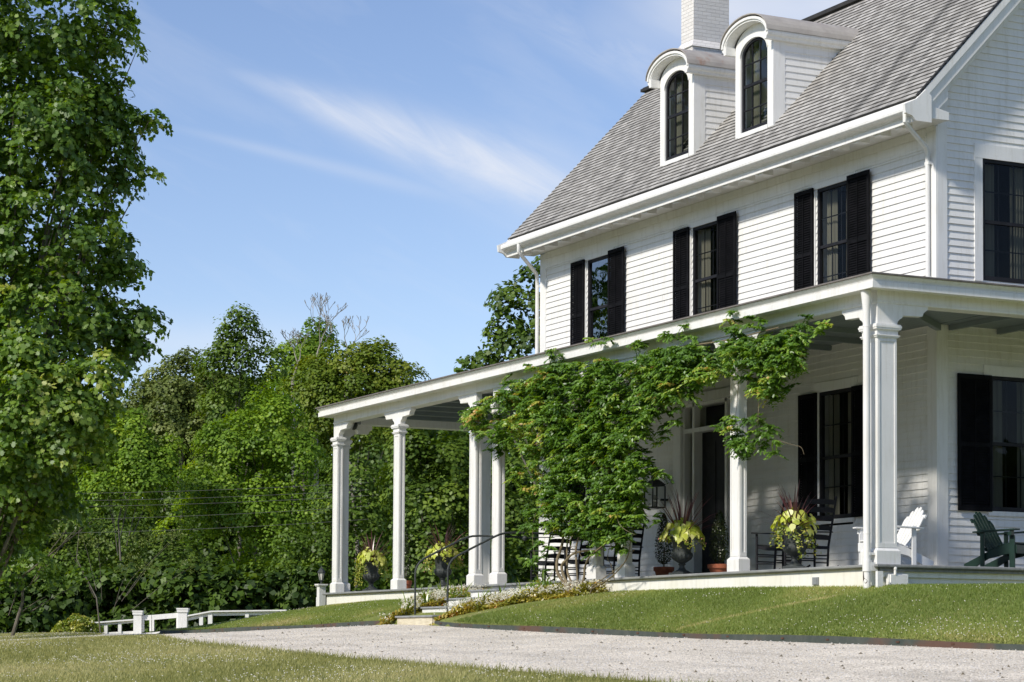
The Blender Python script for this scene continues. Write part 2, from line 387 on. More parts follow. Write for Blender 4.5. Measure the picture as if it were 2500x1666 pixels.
def tree(name, spec, s, leaf, mat, R, per, label, cat='tree', trunk=None, base=None, depth=.8, bark='bark', tmpl=RH, group=None, dens=1., zbase=-1.2, tr=.16, jit=.5, flat=.45, back=.5, aspect=1., core=.12, limbs=1):
    ells = []
    for (px, py, rx, ry) in [e[:4] for e in spec]:
        sd = s
        for e in spec:
            if e[:4] == (px, py, rx, ry) and len(e) > 4: sd = s + e[4]
        k = sd / CF; c = at(px, py, sd); ells.append((c, (max(rx * k, .3), max(rx * k * depth, .3), max(ry * k, .3)), .17 if (len([e for e in spec if e[:4] == (px, py, rx, ry) and len(e) > 4 and e[4] < -1.2])) else 0.))  # boughs set nearer get a brighter tint, sunlight painted into the leaf colour
    big = max(ells, key=lambda e: e[1][0] * e[1][2]); lo = min(ells, key=lambda e: e[0][2])
    if base is None: base = (float(lo[0][0] + big[0][0]) / 2, float(lo[0][1] + big[0][1]) / 2, zbase)
    root = empty(name, base); tag(root, label, cat, group)
    inv = np.array(base)
    P, Nn, T = pads([(c - inv, r, t_) for c, r, t_ in ells], R, per, dens, jit=jit, flat=flat, back=back, core=core)
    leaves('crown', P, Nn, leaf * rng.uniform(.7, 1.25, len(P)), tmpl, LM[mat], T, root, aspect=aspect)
    b = MB(); top = max(ells, key=lambda e: e[0][2])[0] - inv
    mid = big[0] - inv
    b.tube([(0, 0, -.3), tuple(mid * [.4, .4, .45] + [.1, .15, 0]), tuple(mid * [.9, .9, .8]), tuple(top * [1, 1, .97])], [tr, tr * .8, tr * .55, tr * .15], 8)
    for c, r, _t in ells:
        c = c - inv
        if c[2] < 3.2 and s > 80: continue
        st = np.array([c[0] * .3, c[1] * .3, c[2] * (.6 if s > 80 else .45)])
        for j in range(limbs):
            e = c + rng.normal(size=3) * r * (.35 if limbs < 3 else .45)
            m_ = (st + e) / 2 + [0, 0, .25 * abs(e[2] - st[2]) * .3]
            b.tube([tuple(st), tuple(m_), tuple(e)], [tr * .34, tr * .2, tr * .06], 6)
    b.build('trunk', mats[bark], root, smooth=True)
    return root

# ------------------------------------------------------------------ sky (Nishita + thin cirrus in fixed directions)
W = bpy.data.worlds.new('World'); SC.world = W; W.use_nodes = True
wt = W.node_tree; wt.nodes.clear(); N = NT(wt)
sky = N.node('ShaderNodeTexSky', sky_type='NISHITA'); sky.sun_disc = False
sky.sun_elevation = el; sky.sun_rotation = az; sky.altitude = 0; sky.air_density = 1.0; sky.dust_density = .12; sky.ozone_density = 3.0
def dirv(px, py):
    v = FW + RT * (px - 1250) / CF - UP * (py - PY) / CF
    return Vector(v).normalized()
gen = N.node('ShaderNodeTexCoord').outputs['Generated']
e1 = dirv(1100, 420); e2 = (dirv(1380, 560) - dirv(700, 200)); e2 = (e2 - e1 * e2.dot(e1)).normalized(); e3 = e1.cross(e2)
def dot(v): return N.node('ShaderNodeVectorMath', {0: gen, 1: tuple(v)}, operation='DOT_PRODUCT').outputs['Value']
dw = N.math('MAXIMUM', dot(e1), .08)
A_ = N.math('DIVIDE', dot(e2), dw); B_ = N.math('DIVIDE', dot(e3), dw)
ab = N.node('ShaderNodeCombineXYZ', {0: A_, 1: B_}).outputs[0]
wisp = N.noise(N.node('ShaderNodeVectorMath', {0: ab, 1: (14, 60, 1)}, operation='MULTIPLY').outputs[0], 1.0, 6, .62, .6)
soft = N.noise(N.node('ShaderNodeVectorMath', {0: ab, 1: (6, 16, 1)}, operation='MULTIPLY').outputs[0], 1.0, 5, .55, .4)
def streak(a0, a1, b0, b1, w0, w1, amp):      # from (a0,b0) to (a1,b1) with widths w0..w1, in units of the tangent plane
    t = N.math('DIVIDE', N.math('SUBTRACT', A_, a0), a1 - a0)
    tc_ = N.math('MAXIMUM', N.math('MINIMUM', t, 1.6), -.5)
    bc = N.math('MULTIPLY_ADD', tc_, b1 - b0, b0); w = N.math('MULTIPLY_ADD', tc_, w1 - w0, w0)
    w = N.math('MAXIMUM', w, .0015)
    x = N.math('DIVIDE', N.math('SUBTRACT', B_, bc), w); g = N.math('EXPONENT', N.math('MULTIPLY', N.math('MULTIPLY', x, x), -1.0))
    e = N.math('MULTIPLY', N.node('ShaderNodeMapRange', {0: t, 1: -.15, 2: .35, 3: 0., 4: 1.}).outputs[0], N.node('ShaderNodeMapRange', {0: t, 1: .9, 2: 1.7, 3: 1., 4: 0.}).outputs[0])
    return N.math('MULTIPLY', N.math('MULTIPLY', g, e), amp)
def ab_of(px, py):
    d = dirv(px, py); return d.dot(e2) / d.dot(e1), d.dot(e3) / d.dot(e1)
def mk(p, q, w0, w1, amp):
    a0, b0 = ab_of(*p); a1, b1 = ab_of(*q); return streak(a0, a1, b0, b1, w0, w1, amp)
s1 = mk((620, 195), (1370, 470), .004, .018, 1.05)
s2 = mk((440, 315), (980, 450), .0018, .0035, .24)
s3 = mk((1150, -20), (2100, 330), .008, .022, .55)
c1 = N.math('MULTIPLY', s1, N.node('ShaderNodeMapRange', {0: wisp, 1: .3, 2: .7, 3: .25, 4: 1.}).outputs[0])
c3 = N.math('MULTIPLY', s3, N.node('ShaderNodeMapRange', {0: wisp, 1: .35, 2: .75, 3: .1, 4: 1.}).outputs[0])
c4 = N.node('ShaderNodeMapRange', {0: N.math('MULTIPLY_ADD', wisp, .45, N.math('MULTIPLY', soft, .6)), 1: .52, 2: .85, 3: 0., 4: .30}).outputs[0]
# milky bank low over the far woods and a soft one at the upper right
b1_ = mk((180, 830), (620, 850), .012, .014, .5)
b2_ = mk((1500, 20), (2300, 30), .020, .030, 1.15)
c5 = N.math('MULTIPLY', N.math('ADD', b1_, b2_), N.node('ShaderNodeMapRange', {0: soft, 1: .3, 2: .65, 3: .4, 4: 1.}).outputs[0])
cl = N.math('MAXIMUM', N.math('MAXIMUM', N.math('MAXIMUM', c1, s2), N.math('MAXIMUM', c3, c4)), c5)
cl = N.math('MINIMUM', N.math('MULTIPLY', cl, .78), .8)
zz = N.sep(gen)[2]
cl = N.math('MULTIPLY', cl, N.math('MULTIPLY', zz, 20., clamp=True))
skyc = N.mix(1., sky.outputs[0], (1.10, 1.01, 1.06), 'MULTIPLY')
cloudc = N.mix(cl, skyc, (6.0, 6.2, 6.7))
bg = N.node('ShaderNodeBackground', {'Color': cloudc, 'Strength': .14})
N.l.new(bg.outputs[0], N.node('ShaderNodeOutputWorld').inputs[0])

# ------------------------------------------------------------------ terrain
XE = [-400, -110, -60, -33, -24.6, -18.4, -14.8, -11.8, -10.86, -9.57, -7.74, -4.92, -.88, 3.38, 5.66, 12, 26, 60, 400]
ZE = [-4.0, -1.6, -.86, -.845, -.892, -.849, -.805, -.773, -.795, -.825, -.883, -.961, -1.055, -1.141, -1.194, -1.33, -1.62, -2.6, -6]
YE_X = [-80, -56, -40, -30, -25, -14.2, -12.9, -12.45, -10.8, -10.2, -9.2, -7, 6, 60]; YE_Y = [14, 9, 4, 0., -2., -2., -1.9, -1.62, -1.62, -1.72, -1.95, -2., -2., -2.]
YN_X = [-80, -60, -45, -32, -24.75, -16, -9, -5.3, -1.3, 4, 10, 26, 60]; YN_Y = [13.5, 8.3, 3.3, -1.2, -3.6, -5.4, -6.8, -6.95, -7.2, -7.38, -7.5, -7.5, -7.5]
MX = [-60, -31, -26.75, -22.7, -19.9, -17.6, -8, -3.5, -.64, 3, 8, 14, 30]; MZ = [-1.2, -.95, -.64, -.38, -.25, -.2, -.215, -.236, -.288, -.36, -.5, -.8, -1.6]
def gzv(x, y):
    x = np.asarray(x, float); y = np.asarray(y, float)
    ze = np.interp(x, XE, ZE); ye = np.interp(x, YE_X, YE_Y)
    sl = .055 * np.interp(x, [-60, -35, -20], [.15, .5, 1])
    z = ze + np.minimum(y + 2, 0) * sl * np.where(y < -60, (60 / np.maximum(-y, 1)), 1)
    m = np.maximum(np.interp(x, MX, MZ), ze + .05)
    t = np.clip((y - ye) / np.maximum(.45 - ye, .3), 0, 1)
    prof = np.where(x > -22, 1 - (1 - t) ** 1.35, t * t * (3 - 2 * t))
    far = np.interp(y, [6, 14, 60], [0, -1.0, -2.5])
    zm = ze + .09 + (m - ze - .09) * prof + np.where(x > -22, far, far * .5)
    return np.where(y > ye, zm, z)
def gz(x, y): return float(gzv(x, y))
def inside_drive(x, y, mg=0.):
    return (y < np.interp(x, YE_X, YE_Y) - mg) & (y > np.interp(x, YN_X, YN_Y) + mg)
xs = np.concatenate([np.linspace(-400, -80, 14), np.arange(-70, -38, 2.), np.arange(-38, -24, .6), np.arange(-24, 16, .22), np.linspace(17, 60, 16), np.linspace(80, 400, 6)])
ys = np.concatenate([np.linspace(-300, -50, 10), np.linspace(-40, -16, 10), np.arange(-14, 1.2, .18), np.arange(1.5, 12, .8), np.linspace(14, 60, 12), np.linspace(90, 400, 6)])
X, Y = np.meshgrid(xs, ys); Z = np.where(inside_drive(X, Y - .06, -.0) & (Y > np.interp(X, YN_X, YN_Y) + .12), gzv(X, np.minimum(Y, np.interp(X, YE_X, YE_Y) - .01)) - .06, gzv(X, Y))
nx = len(xs); ny = len(ys); I = np.arange((nx) * (ny)).reshape(ny, nx)
q = np.stack([I[:-1, :-1], I[:-1, 1:], I[1:, 1:], I[1:, :-1]], -1).reshape(-1, 4)
lawn = raw_mesh('ground', np.stack([X, Y, Z], -1).reshape(-1, 3), np.full(len(q), 4), q.ravel(), mats['lawn'], smooth=True); tag(lawn, kind='structure')
xs = np.concatenate([np.linspace(-75, -26, 50), np.arange(-25.5, 20, .3), np.linspace(20, 58, 20)]); ts = np.linspace(0, 1, 24)
X = np.repeat(xs[None], len(ts), 0); Y = np.interp(X, YN_X, YN_Y) + (np.interp(X, YE_X, YE_Y) - np.interp(X, YN_X, YN_Y)) * ts[:, None]
Z = gzv(X, Y - .001) + .006 + .012 * np.sin(X * 1.7 + Y * 2.1) * np.sin(pi * ts)[:, None]
Z[-1] = gzv(X[-1], Y[-1] - .01) + .006; Y[-1] += .03
nx = len(xs); ny = len(ts); I = np.arange(nx * ny).reshape(ny, nx)
q = np.stack([I[:-1, :-1], I[:-1, 1:], I[1:, 1:], I[1:, :-1]], -1).reshape(-1, 4)
drive = raw_mesh('driveway', np.stack([X, Y, Z], -1).reshape(-1, 3), np.full(len(q), 4), q.ravel(), mats['gravel'], smooth=True); tag(drive, kind='structure')
def scatter(n, x0, x1, y0, y1, cond=None):
    x = rng.uniform(x0, x1, n); y = rng.uniform(y0, y1, n)
    if cond is not None:
        k = cond(x, y); x = x[k]; y = y[k]
    return x, y
def view_ok(x, y, smin=19, smax=75, m=1.):
    d = np.stack([x - CP[0], y - CP[1]], -1); s = d @ FW[:2]; l = d @ RT[:2]
    return (s > smin) & (s < smax) & (np.abs(l) < s * 1250 / CF + m)
# loose stones
x, y = scatter(9000, -12, 14, -7.2, -2.05, lambda x, y: inside_drive(x, y, .03) & view_ok(x, y))
P = np.stack([x, y, gzv(x, y) + .012], -1)
base = np.array([(1, 0, 0), (-1, 0, 0), (0, 1, 0), (0, -1, 0), (0, 0, .8), (0, 0, -.8)]); tri = np.array([(0, 2, 4), (2, 1, 4), (1, 3, 4), (3, 0, 4)])
sz = rng.uniform(.006, .016, (len(P), 1, 1)) * rng.uniform(.6, 1.4, (len(P), 1, 3))
V = P[:, None] + base[None] * sz; F = (np.arange(len(P))[:, None, None] * 6 + tri[None]).reshape(-1)
peb = raw_mesh('loose_gravel', V.reshape(-1, 3), np.full(len(P) * 4, 3), F, mats['pebble']); tag(peb, kind='stuff')
x, y = scatter(420, -14, 13, -7.2, -2.2, lambda x, y: inside_drive(x, y, .03) & view_ok(x, y))
P = np.stack([x, y, gzv(x, y) + .012], -1); sz = rng.uniform(.008, .024, (len(P), 1, 1)) * rng.uniform(.5, 1.5, (len(P), 1, 3))
V = P[:, None] + base[None] * sz; F = (np.arange(len(P))[:, None, None] * 6 + tri[None]).reshape(-1)
mats['litter'] = pmat('dry_litter', (.10, .08, .05), (.22, .19, .13), .9, 30)
tag(raw_mesh('gravel_litter', V.reshape(-1, 3), np.full(len(P) * 4, 3), F, mats['litter']), kind='stuff')
# grass
def grass(name, x, y, h, w, mat, tn, label=None):
    n = len(x); z = gzv(x, y) - .005; a = rng.random(n) * 2 * pi; lean = rng.normal(size=(n, 2)) * h[:, None] * .45
    dx = np.cos(a) * w / 2; dy = np.sin(a) * w / 2
    V = np.zeros((n, 3, 3)); V[:, 0] = np.stack([x - dx, y - dy, z], -1); V[:, 1] = np.stack([x + dx, y + dy, z], -1)
    V[:, 2] = np.stack([x + lean[:, 0], y + lean[:, 1], z + h], -1)
    o = raw_mesh(name, V.reshape(-1, 3), np.full(n, 3), np.arange(n * 3), LM[mat], tint=np.clip(tn, 0, 1)); tag(o, label, kind='stuff'); return o
def blotch(x, y, f=1.0, seed=0):
    return .5 + .25 * np.sin(x * .9 * f + seed + 1.3 * np.sin(y * .8 * f + seed)) + .25 * np.sin(y * 1.7 * f + x * .35 * f + 2 * np.sin(x * .55 * f + seed))
cond = lambda x, y: (y > np.interp(x, YE_X, YE_Y) + .03) & view_ok(x, y, m=4.) & ~((x > -20.6) & (x < -.2) & (y > .3)) & ~((x > -13.6) & (x < -7.0) & (y > -1.9 + (x + 13.6) * .0) & (x < -9.4 + (y + 1.7) * .9))
x, y = scatter(520000, -27, 13, -2.05, 2.2, cond)
bl = blotch(x, y, 1.2, 2.); dry = np.clip((bl - .5) * 1.9, -.15, .8) + .35 * np.exp(-((x + 1.8) / 1.6) ** 2 - ((y + 1.6) / .45) ** 2) + .10 * np.sin(x * 9 + 3 * np.sin(y * 7)) * np.sin(y * 13 + x) + np.where(x < -14, .42, 0) + np.clip((-1.35 - y) * .5, 0, .3) * (x > 1.5)
tr_ = np.exp(-((y + 1.2 + (x + 1.2) * -.9) / .10) ** 2) * ((x > -2.0) & (x < -.3)) * .5
grass('lawn_grass', x, y, rng.uniform(.02, .045, len(x)), .007 + .00018 * np.hypot(x - CP[0], y - CP[1]), 'grass', .28 + .5 * dry + tr_ + rng.normal(0, .14, len(x)))
condn = lambda x, y: (y < np.interp(x, YN_X, YN_Y) + rng.normal(0, .05, len(x))) & view_ok(x, y, 18, 62)
x, y = scatter(640000, -36, 13, -16, -2.0, condn)
bl = blotch(x, y, .8, 5.)
dd = np.hypot(x - CP[0], y - CP[1])
edge_ = np.clip(1 - (np.interp(x, YN_X, YN_Y) - y) / .45, 0, 1) * (x > -9)
grass('meadow_grass', x, y, rng.uniform(.025, .06, len(x)) * (1 + 1.3 * edge_ * rng.random(len(x))), .007 + .0002 * dd, 'drygrass', .30 - .34 * edge_ + .5 * np.clip(bl - .35, -.3, 1) + .09 * np.sin(x * 7 + 3 * np.sin(y * 5)) * np.sin(y * 9 + x) + rng.normal(0, .15, len(x)))
def clover(name, x, y, hgt):
    n = len(x); P = np.stack([x, y, gzv(x, y) + hgt], -1); sz = rng.uniform(.006, .011, (n, 1, 1))
    oc = np.array([(0, 2, 4), (2, 1, 4), (1, 3, 4), (3, 0, 4), (2, 0, 5), (1, 2, 5), (3, 1, 5), (0, 3, 5)])
    V = P[:, None] + base[None] * sz; F = (np.arange(n)[:, None, None] * 6 + oc[None]).reshape(-1)
    o = raw_mesh(name, V.reshape(-1, 3), np.full(n * 8, 3), F, LM['petal'], tint=np.repeat(rng.random(n), 8)); tag(o, kind='stuff')
x, y = scatter(9000, -27, 9, -2.0, .4, cond)
k = (rng.random(len(x)) < .05 + .14 * (blotch(x, y, 2., 1.) > .62) + .8 * ((x > 1.2) & (y < -1.35))); clover('lawn_clover_flowers', x[k], y[k], .045)
x, y = scatter(26000, -34, 12, -15, -2.5, condn)
k = (rng.random(len(x)) < .10 + .75 * (blotch(x, y, 1.1, 4.) > .60)); clover('meadow_clover_flowers', x[k], y[k], .055)
# steel edging, right and left of the steps
def edging(name, x0, x1, label):
    xs = np.arange(x0, x1, .25); b = MB(); P = []
    for x in xs:
        y = float(np.interp(x, YE_X, YE_Y)); z = gz(x, y - .01); w = .004 * sin(x * 2.3)
        P += [(x, y - .012 + w, z - .08), (x, y + .0 + w, z - .08), (x, y + .0 + w, z + .085 + .012 * sin(x * .9)), (x, y - .012 + w, z + .085 + .012 * sin(x * .9))]
    F = []
    for i in range(len(xs) - 1):
        for k in range(4): F.append((i * 4 + k, i * 4 + (k + 1) % 4, i * 4 + 4 + (k + 1) % 4, i * 4 + 4 + k))
    b.add(P, F); root = b.build(name, mats['edging']); tag(root, label, 'lawn edging')
    t = MB()
    for x in np.arange(x0 + .5, x1, 1.22) + rng.normal(0, .08, len(np.arange(x0 + .5, x1, 1.22))):
        y = float(np.interp(x, YE_X, YE_Y)); z = gz(x, y - .01)
        t.box(x - .03, x + .03, y - .022, y - .013, z + .04, z + .06)
    t.build_each('stake_tab', mats['rusttab'], root)
edging('steel_edging', -10.75, 14, 'long rusty green steel edging strip right of the porch steps')
edging('steel_edging', -25.2, -12.5, 'shorter rust red steel edging strip left of the porch steps')

# ------------------------------------------------------------------ the house
H = empty('house', (-9, 7, 0)); tag(H, 'white clapboard house with wraparound porch, dormers and grey shingle roof', 'house')
_iv = (9, -7, 0)
def hb(tf=None):                                   # builder in world coordinates, stored relative to the house
    if tf is None: return MB(lambda x, y, z: (x + 9, y - 7, z))
    def g(*p):
        q = tf(*p); return (q[0] + 9, q[1] - 7, q[2])
    return MB(g)
WY = 3.0; GX = -2.53; EXPO = .1134
front = lambda u, d, z: (u, WY - d, z)
gable = lambda u, d, z: (GX + d, u, z)
def clap(b, u0, u1, z0, z1, holes=(), lim=None, off=0.0):
    k0 = math.floor((z0 - 4.703) / EXPO); z = 4.703 + k0 * EXPO
    while z < z1:
        a, c = max(z, z0), min(z + EXPO, z1)
        if c - a > .004:
            lo, hi = (u0, u1) if lim is None else lim(a, c, u0, u1)
            segs = [(lo, hi)]
            for (h0, h1, g0, g1) in holes:
                if c > g0 + .005 and a < g1 - .005:
                    ns = []
                    for s0, s1_ in segs:
                        if h1 <= s0 or h0 >= s1_: ns.append((s0, s1_)); continue
                        if h0 > s0: ns.append((s0, h0))
                        if h1 < s1_: ns.append((h1, s1_))
                    segs = ns
            f = (a - z) / EXPO; pa = .022 - .018 * f; pc = .004 + .018 * (1 - (c - z) / EXPO)
            for s0, s1_ in segs:
                cuts_ = [s0]; rj = random.Random(int(z * 997) + int(abs(off) * 10) + int(s0 * 7)); xx_ = s0 + rj.uniform(.6, 4.2)
                while xx_ < s1_ - .4: cuts_.append(xx_); xx_ += rj.uniform(2.2, 4.8)
                cuts_.append(s1_)
                for s0, s1_ in [(cuts_[i_] + (.002 if i_ else 0), cuts_[i_ + 1] - (.002 if i_ < len(cuts_) - 2 else 0)) for i_ in range(len(cuts_) - 1)]:
                    if s1_ - s0 < .01: continue
                    w = .0012 * rj.uniform(-1, 1)
                    b.hexa([(s0, off - .01, a), (s1_, off - .01, a), (s1_, off + pa + w, a), (s0, off + pa + w, a), (s0, off - .01, c), (s1_, off - .01, c), (s1_, off + pc, c), (s0, off + pc, c)])
        z += EXPO
# openings: (u0,u1,z0,z1)
UPW = [(-13.72, -12.74, 4.42, 6.45), (-9.73, -8.75, 4.42, 6.45), (-5.74, -4.76, 4.42, 6.45)]
LOW = [(-13.72, -12.74, .95, 3.06), (-5.69, -4.72, .95, 3.06)]
DOOR = (-10.13, -8.17, .02, 3.26)
GUP = (3.86, 4.86, 4.55, 6.45); GLO = (4.0, 4.98, .97, 3.07)
b = hb(front); clap(b, -15.5, -2.72, .02, 6.58, UPW + LOW + [DOOR]); b.build('wall', mats['siding'], H)
RS = 1.053; EY, EZ = 2.4, 7.18; RY, RZ = 5.6, 10.55
def zroof(y): return EZ + (y - EY) * RS if y < RY else RZ
def glim(a, c, u0, u1):
    ymin = EY + (c - EZ + .15) / RS
    return (max(u0, ymin), u1)
b = hb(gable); clap(b, 3.18, 13, .02, 10.45, [GUP, GLO], lim=glim); b.build('wall', mats['siding'], H)
b = hb(); b.box(-15.68, -15.60, 3.02, 13, 0, 7.2); b.box(-15.68, -2.55, 12.9, 13, 0, 7.2)
b.prism([(3.02, 7.0), (13, 7.0), (13, 7.2), (10.4, 10.4), (5.6, 10.4)], lambda u, v, w: (w, u, v), -15.68, -15.62)
b.build('wall', mats['white'], H)
# dark rooms behind the openings
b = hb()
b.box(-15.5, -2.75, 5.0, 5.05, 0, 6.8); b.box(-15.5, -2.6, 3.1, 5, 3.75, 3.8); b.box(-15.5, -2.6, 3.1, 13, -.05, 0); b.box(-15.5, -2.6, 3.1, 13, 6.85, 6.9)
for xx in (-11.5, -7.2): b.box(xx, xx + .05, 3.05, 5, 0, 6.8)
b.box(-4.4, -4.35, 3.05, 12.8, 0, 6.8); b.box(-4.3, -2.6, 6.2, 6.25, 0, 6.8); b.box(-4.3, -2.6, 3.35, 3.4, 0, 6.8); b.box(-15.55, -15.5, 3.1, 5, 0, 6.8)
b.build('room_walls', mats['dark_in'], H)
# corner boards, frieze, casings
b = hb()
b.box(-2.74, -2.503, 2.972, 3.0, 0, 6.86); b.box(-2.53, -2.5, 3.0005, 3.18, 0, 7.66); b.box(-2.75, -2.531, 2.96, 3.17, 6.8, 7.7); b.prism([(2.36, 6.85), (2.62, 6.85), (3.0, 7.22), (3.0, 7.66), (2.42, 7.06)], lambda u, v, w: (w, u, v), -2.532, -2.24)
b.box(-15.72, -15.48, 2.972, 3.0, 0, 6.86); b.box(-15.74, -15.71, 2.975, 3.2, 0, 6.9)
b.build_each('corner_board', mats['white'], H)
b = hb()
b.box(-15.48, -2.74, 2.965, 3.0, 6.60, 6.74); b.box(-15.48, -2.74, 2.945, 3.0, 6.74, 6.87); b.box(-15.48, -2.74, 2.97, 3.0, 6.555, 6.60)
b.build_each('frieze_board', mats['white'], H)
def window(tf, o, nm='window', rail=None, six=True, pane='glass', curtain=True, casing=.0, head=.16, sill=True, w_frame=.055, cur=1.0, label=None):
    u0, u1, z0, z1 = o; zr = rail if rail else z0 + (z1 - z0) * .5
    b = hb(tf); f = w_frame
    b.box(u0, u1, -.06, .012, z0, z0 + f * 1.3); b.box(u0, u1, -.06, .012, z1 - f, z1)
    b.box(u0, u0 + f, -.06, .012, z0 + f * 1.3, z1 - f); b.box(u1 - f, u1, -.06, .012, z0 + f * 1.3, z1 - f)
    b.box(u0 + f, u1 - f, -.05, .0, zr - .025, zr + .025)
    for (a, c, d) in ((z0 + f * 1.3, zr - .025, -.045), (zr + .025, z1 - f, -.025)):
        for k in (1, 2):
            uu = u0 + f + (u1 - u0 - 2 * f) * k / 3; b.box(uu - .009, uu + .009, d - .012, d, a, c)
        zz_ = (a + c) / 2; b.box(u0 + f, u1 - f, d - .012, d + .001, zz_ - .009, zz_ + .009)
    w = b.build(nm, mats['black'], H)
    if label: w['label'] = label
    b = hb(tf); b.add([(u0 + f, -.034, z0 + f), (u1 - f, -.034, z0 + f), (u1 - f, -.034, zr), (u0 + f, -.034, zr)], [(0, 1, 2, 3)])
    b.add([(u0 + f, -.018, zr), (u1 - f, -.018, zr), (u1 - f, -.018, z1 - f), (u0 + f, -.018, z1 - f)], [(0, 1, 2, 3)])
    b.build_each('pane', mats[pane], w, recalc=False)
    b = hb(tf)                                     # reveal
    b.box(u0 - .03, u0, -.22, .004, z0, z1); b.box(u1, u1 + .03, -.22, .004, z0, z1); b.box(u0 - .03, u1 + .03, -.22, .004, z1, z1 + .03); b.box(u0 - .03, u1 + .03, -.22, .004, z0 - .03, z0)
    if casing:
        c = casing
        b.box(u0 - c, u0 - .0, .004, .03, z0 - .02, z1); b.box(u1, u1 + c, .004, .03, z0 - .02, z1)
        b.box(u0 - c - .0, u1 + c + .0, .004, .034, z1, z1 + head)
    else: b.box(u0 - .13, u1 + .13, .004, .036, z1, z1 + head)
    if sill: b.box(u0 - .06 - casing, u1 + .06 + casing, .004, .055, z0 - .07, z0 - .0005)
    b.build('casing', mats['white'], w)
    if curtain:
        b = hb(tf); zt = z1 - .05
        for (a0, a1) in ((u0 + .08, u0 + .08 + .27 * cur), (u1 - .08 - .27 * cur, u1 - .08)):
            n = 14; P = []
            for i in range(n + 1):
                uu = a0 + (a1 - a0) * i / n; d = -.13 + .022 * sin(i * 2.1)
                P += [(uu, d, z0), (uu, d, zt)]
            b.add(P, [(2 * i, 2 * i + 2, 2 * i + 3, 2 * i + 1) for i in range(n)])
        b.build_each('curtain', mats['curtain'], w, recalc=False)
    return w
window(front, UPW[0], rail=5.47, pane='stormglass', curtain=False, head=.10)
window(front, UPW[1], rail=5.47, pane='screen', head=.10); window(front, UPW[2], rail=5.47, pane='screen', head=.10)
window(front, LOW[0], pane='screen'); window(front, LOW[1], rail=1.97, pane='screen')
window(gable, GUP, rail=5.47, casing=.155, head=.22, pane='glass', sill=False)
window(gable, GLO, rail=2.02, pane='glass')
def shutter(tf, u0, u1, z0, z1, d=.03, tilt=0.0):
    b = hb(tf); s = .05; b.box(u0, u0 + s, d, d + .03, z0, z1); b.box(u1 - s, u1, d, d + .03, z0, z1)
    for a in (z0, z1 - .07, z0 + (z1 - z0) * .47): b.box(u0 + s, u1 - s, d, d + .03, a, a + .07)
    um = (u0 + u1) / 2; b.box(um - .006, um + .006, d + .031, d + .04, z0 + .12, z1 - .12)
    z = z0 + .075
    while z < z1 - .09:
        if not (z0 + (z1 - z0) * .47 - .035 < z < z0 + (z1 - z0) * .47 + .065):
            b.hexa([(u0 + s, d + .026, z), (u1 - s, d + .026, z), (u1 - s, d + .022, z + .006), (u0 + s, d + .022, z + .006), (u0 + s, d + .004, z + .032), (u1 - s, d + .004, z + .032), (u1 - s, d + .0, z + .038), (u0 + s, d + .0, z + .038)])
        z += .04
    b.box(u0 + s, u1 - s, d - .012, d - .004, z0, z1)
    b.build('shutter', mats['shutter'], H)
for (u0, u1, z0, z1) in UPW: shutter(front, u0 - .60, u0 - .055, z0 - .05, z1 + .03, .05); shutter(front, u1 - .02, u1 + .585, z0 - .05, z1 + .04, .07)
for (u0, u1, z0, z1) in LOW: shutter(front, u0 - .545, u0 - .02, z0, z1, .04); shutter(front, u1 + .02, u1 + .56, z0, z1, .04)
shutter(gable, GLO[0] - .65, GLO[0] - .01, .96, 3.07, .04); shutter(gable, GLO[1] + .01, GLO[1] + .6, .96, 3.07, .04)
# hinge rods beside the shutters
b = hb(front)
for (u0, u1, z0, z1) in UPW + LOW: b.box(u0 - .05, u0 - .028, .0, .045, z0, z1 - .03)
b.build_each('shutter_stop', mats['white'], H)
# front door with sidelights and transom
b = hb(front); u0, u1, z0, z1 = DOOR
b.box(u0 - .22, u0 + .04, .004, .05, 0, z1); b.box(u1 - .04, u1 + .22, .004, .05, 0, z1); b.box(u0 - .26, u1 + .26, .004, .07, z1, z1 + .16)
for (a, c) in ((u0 + .04, u0 + .10), (-9.76, -9.69), (-8.65, -8.58), (u1 - .10, u1 - .04)): b.box(a, c, -.25, .0, .0, z1)
b.box(u0 + .1, u1 - .1, -.25, .001, 2.73, 2.81); b.box(u0 + .10, -9.76, -.2, -.001, .02, .62); b.box(-8.58, u1 - .1, -.2, -.001, .02, .62); b.box(u0, u1, -.25, .0, 3.2, z1)
b.box(u0, u0 + .04, -.3, 0., 0, z1); b.box(u1 - .04, u1, -.3, 0., 0, z1)
D = b.build('doorway', mats['white'], H)
b = hb(front); b.box(-9.69, -8.65, -.22, -.17, .02, 2.73)
for a, c in ((-9.58, -9.22), (-9.12, -8.76)):
    for e, g in ((.2, .9), (1.1, 2.55)): b.box(a, c, -.17, -.16, e, g)
b.build('door', mats['black'], D)
b = hb(front); b.lathe([(.0, -.02), (.03, -.01), (.03, .02), (.0, .03)], (-8.78, -.13, 1.12), 10); b.build('door_handle', mats['iron'], D)
b = hb(front)
for (a, c, e, g) in ((u0 + .1, -9.76, .62, 2.73), (-8.58, u1 - .1, .62, 2.73), (-9.69, -8.65, 2.81, 3.2), (u0 + .1, -9.76, 2.81, 3.2), (-8.58, u1 - .1, 2.81, 3.2)):
    b.add([(a, -.12, e), (c, -.12, e), (c, -.12, g), (a, -.12, g)], [(0, 1, 2, 3)])
b.build_each('sidelight_pane', mats['screen'], D, recalc=False)

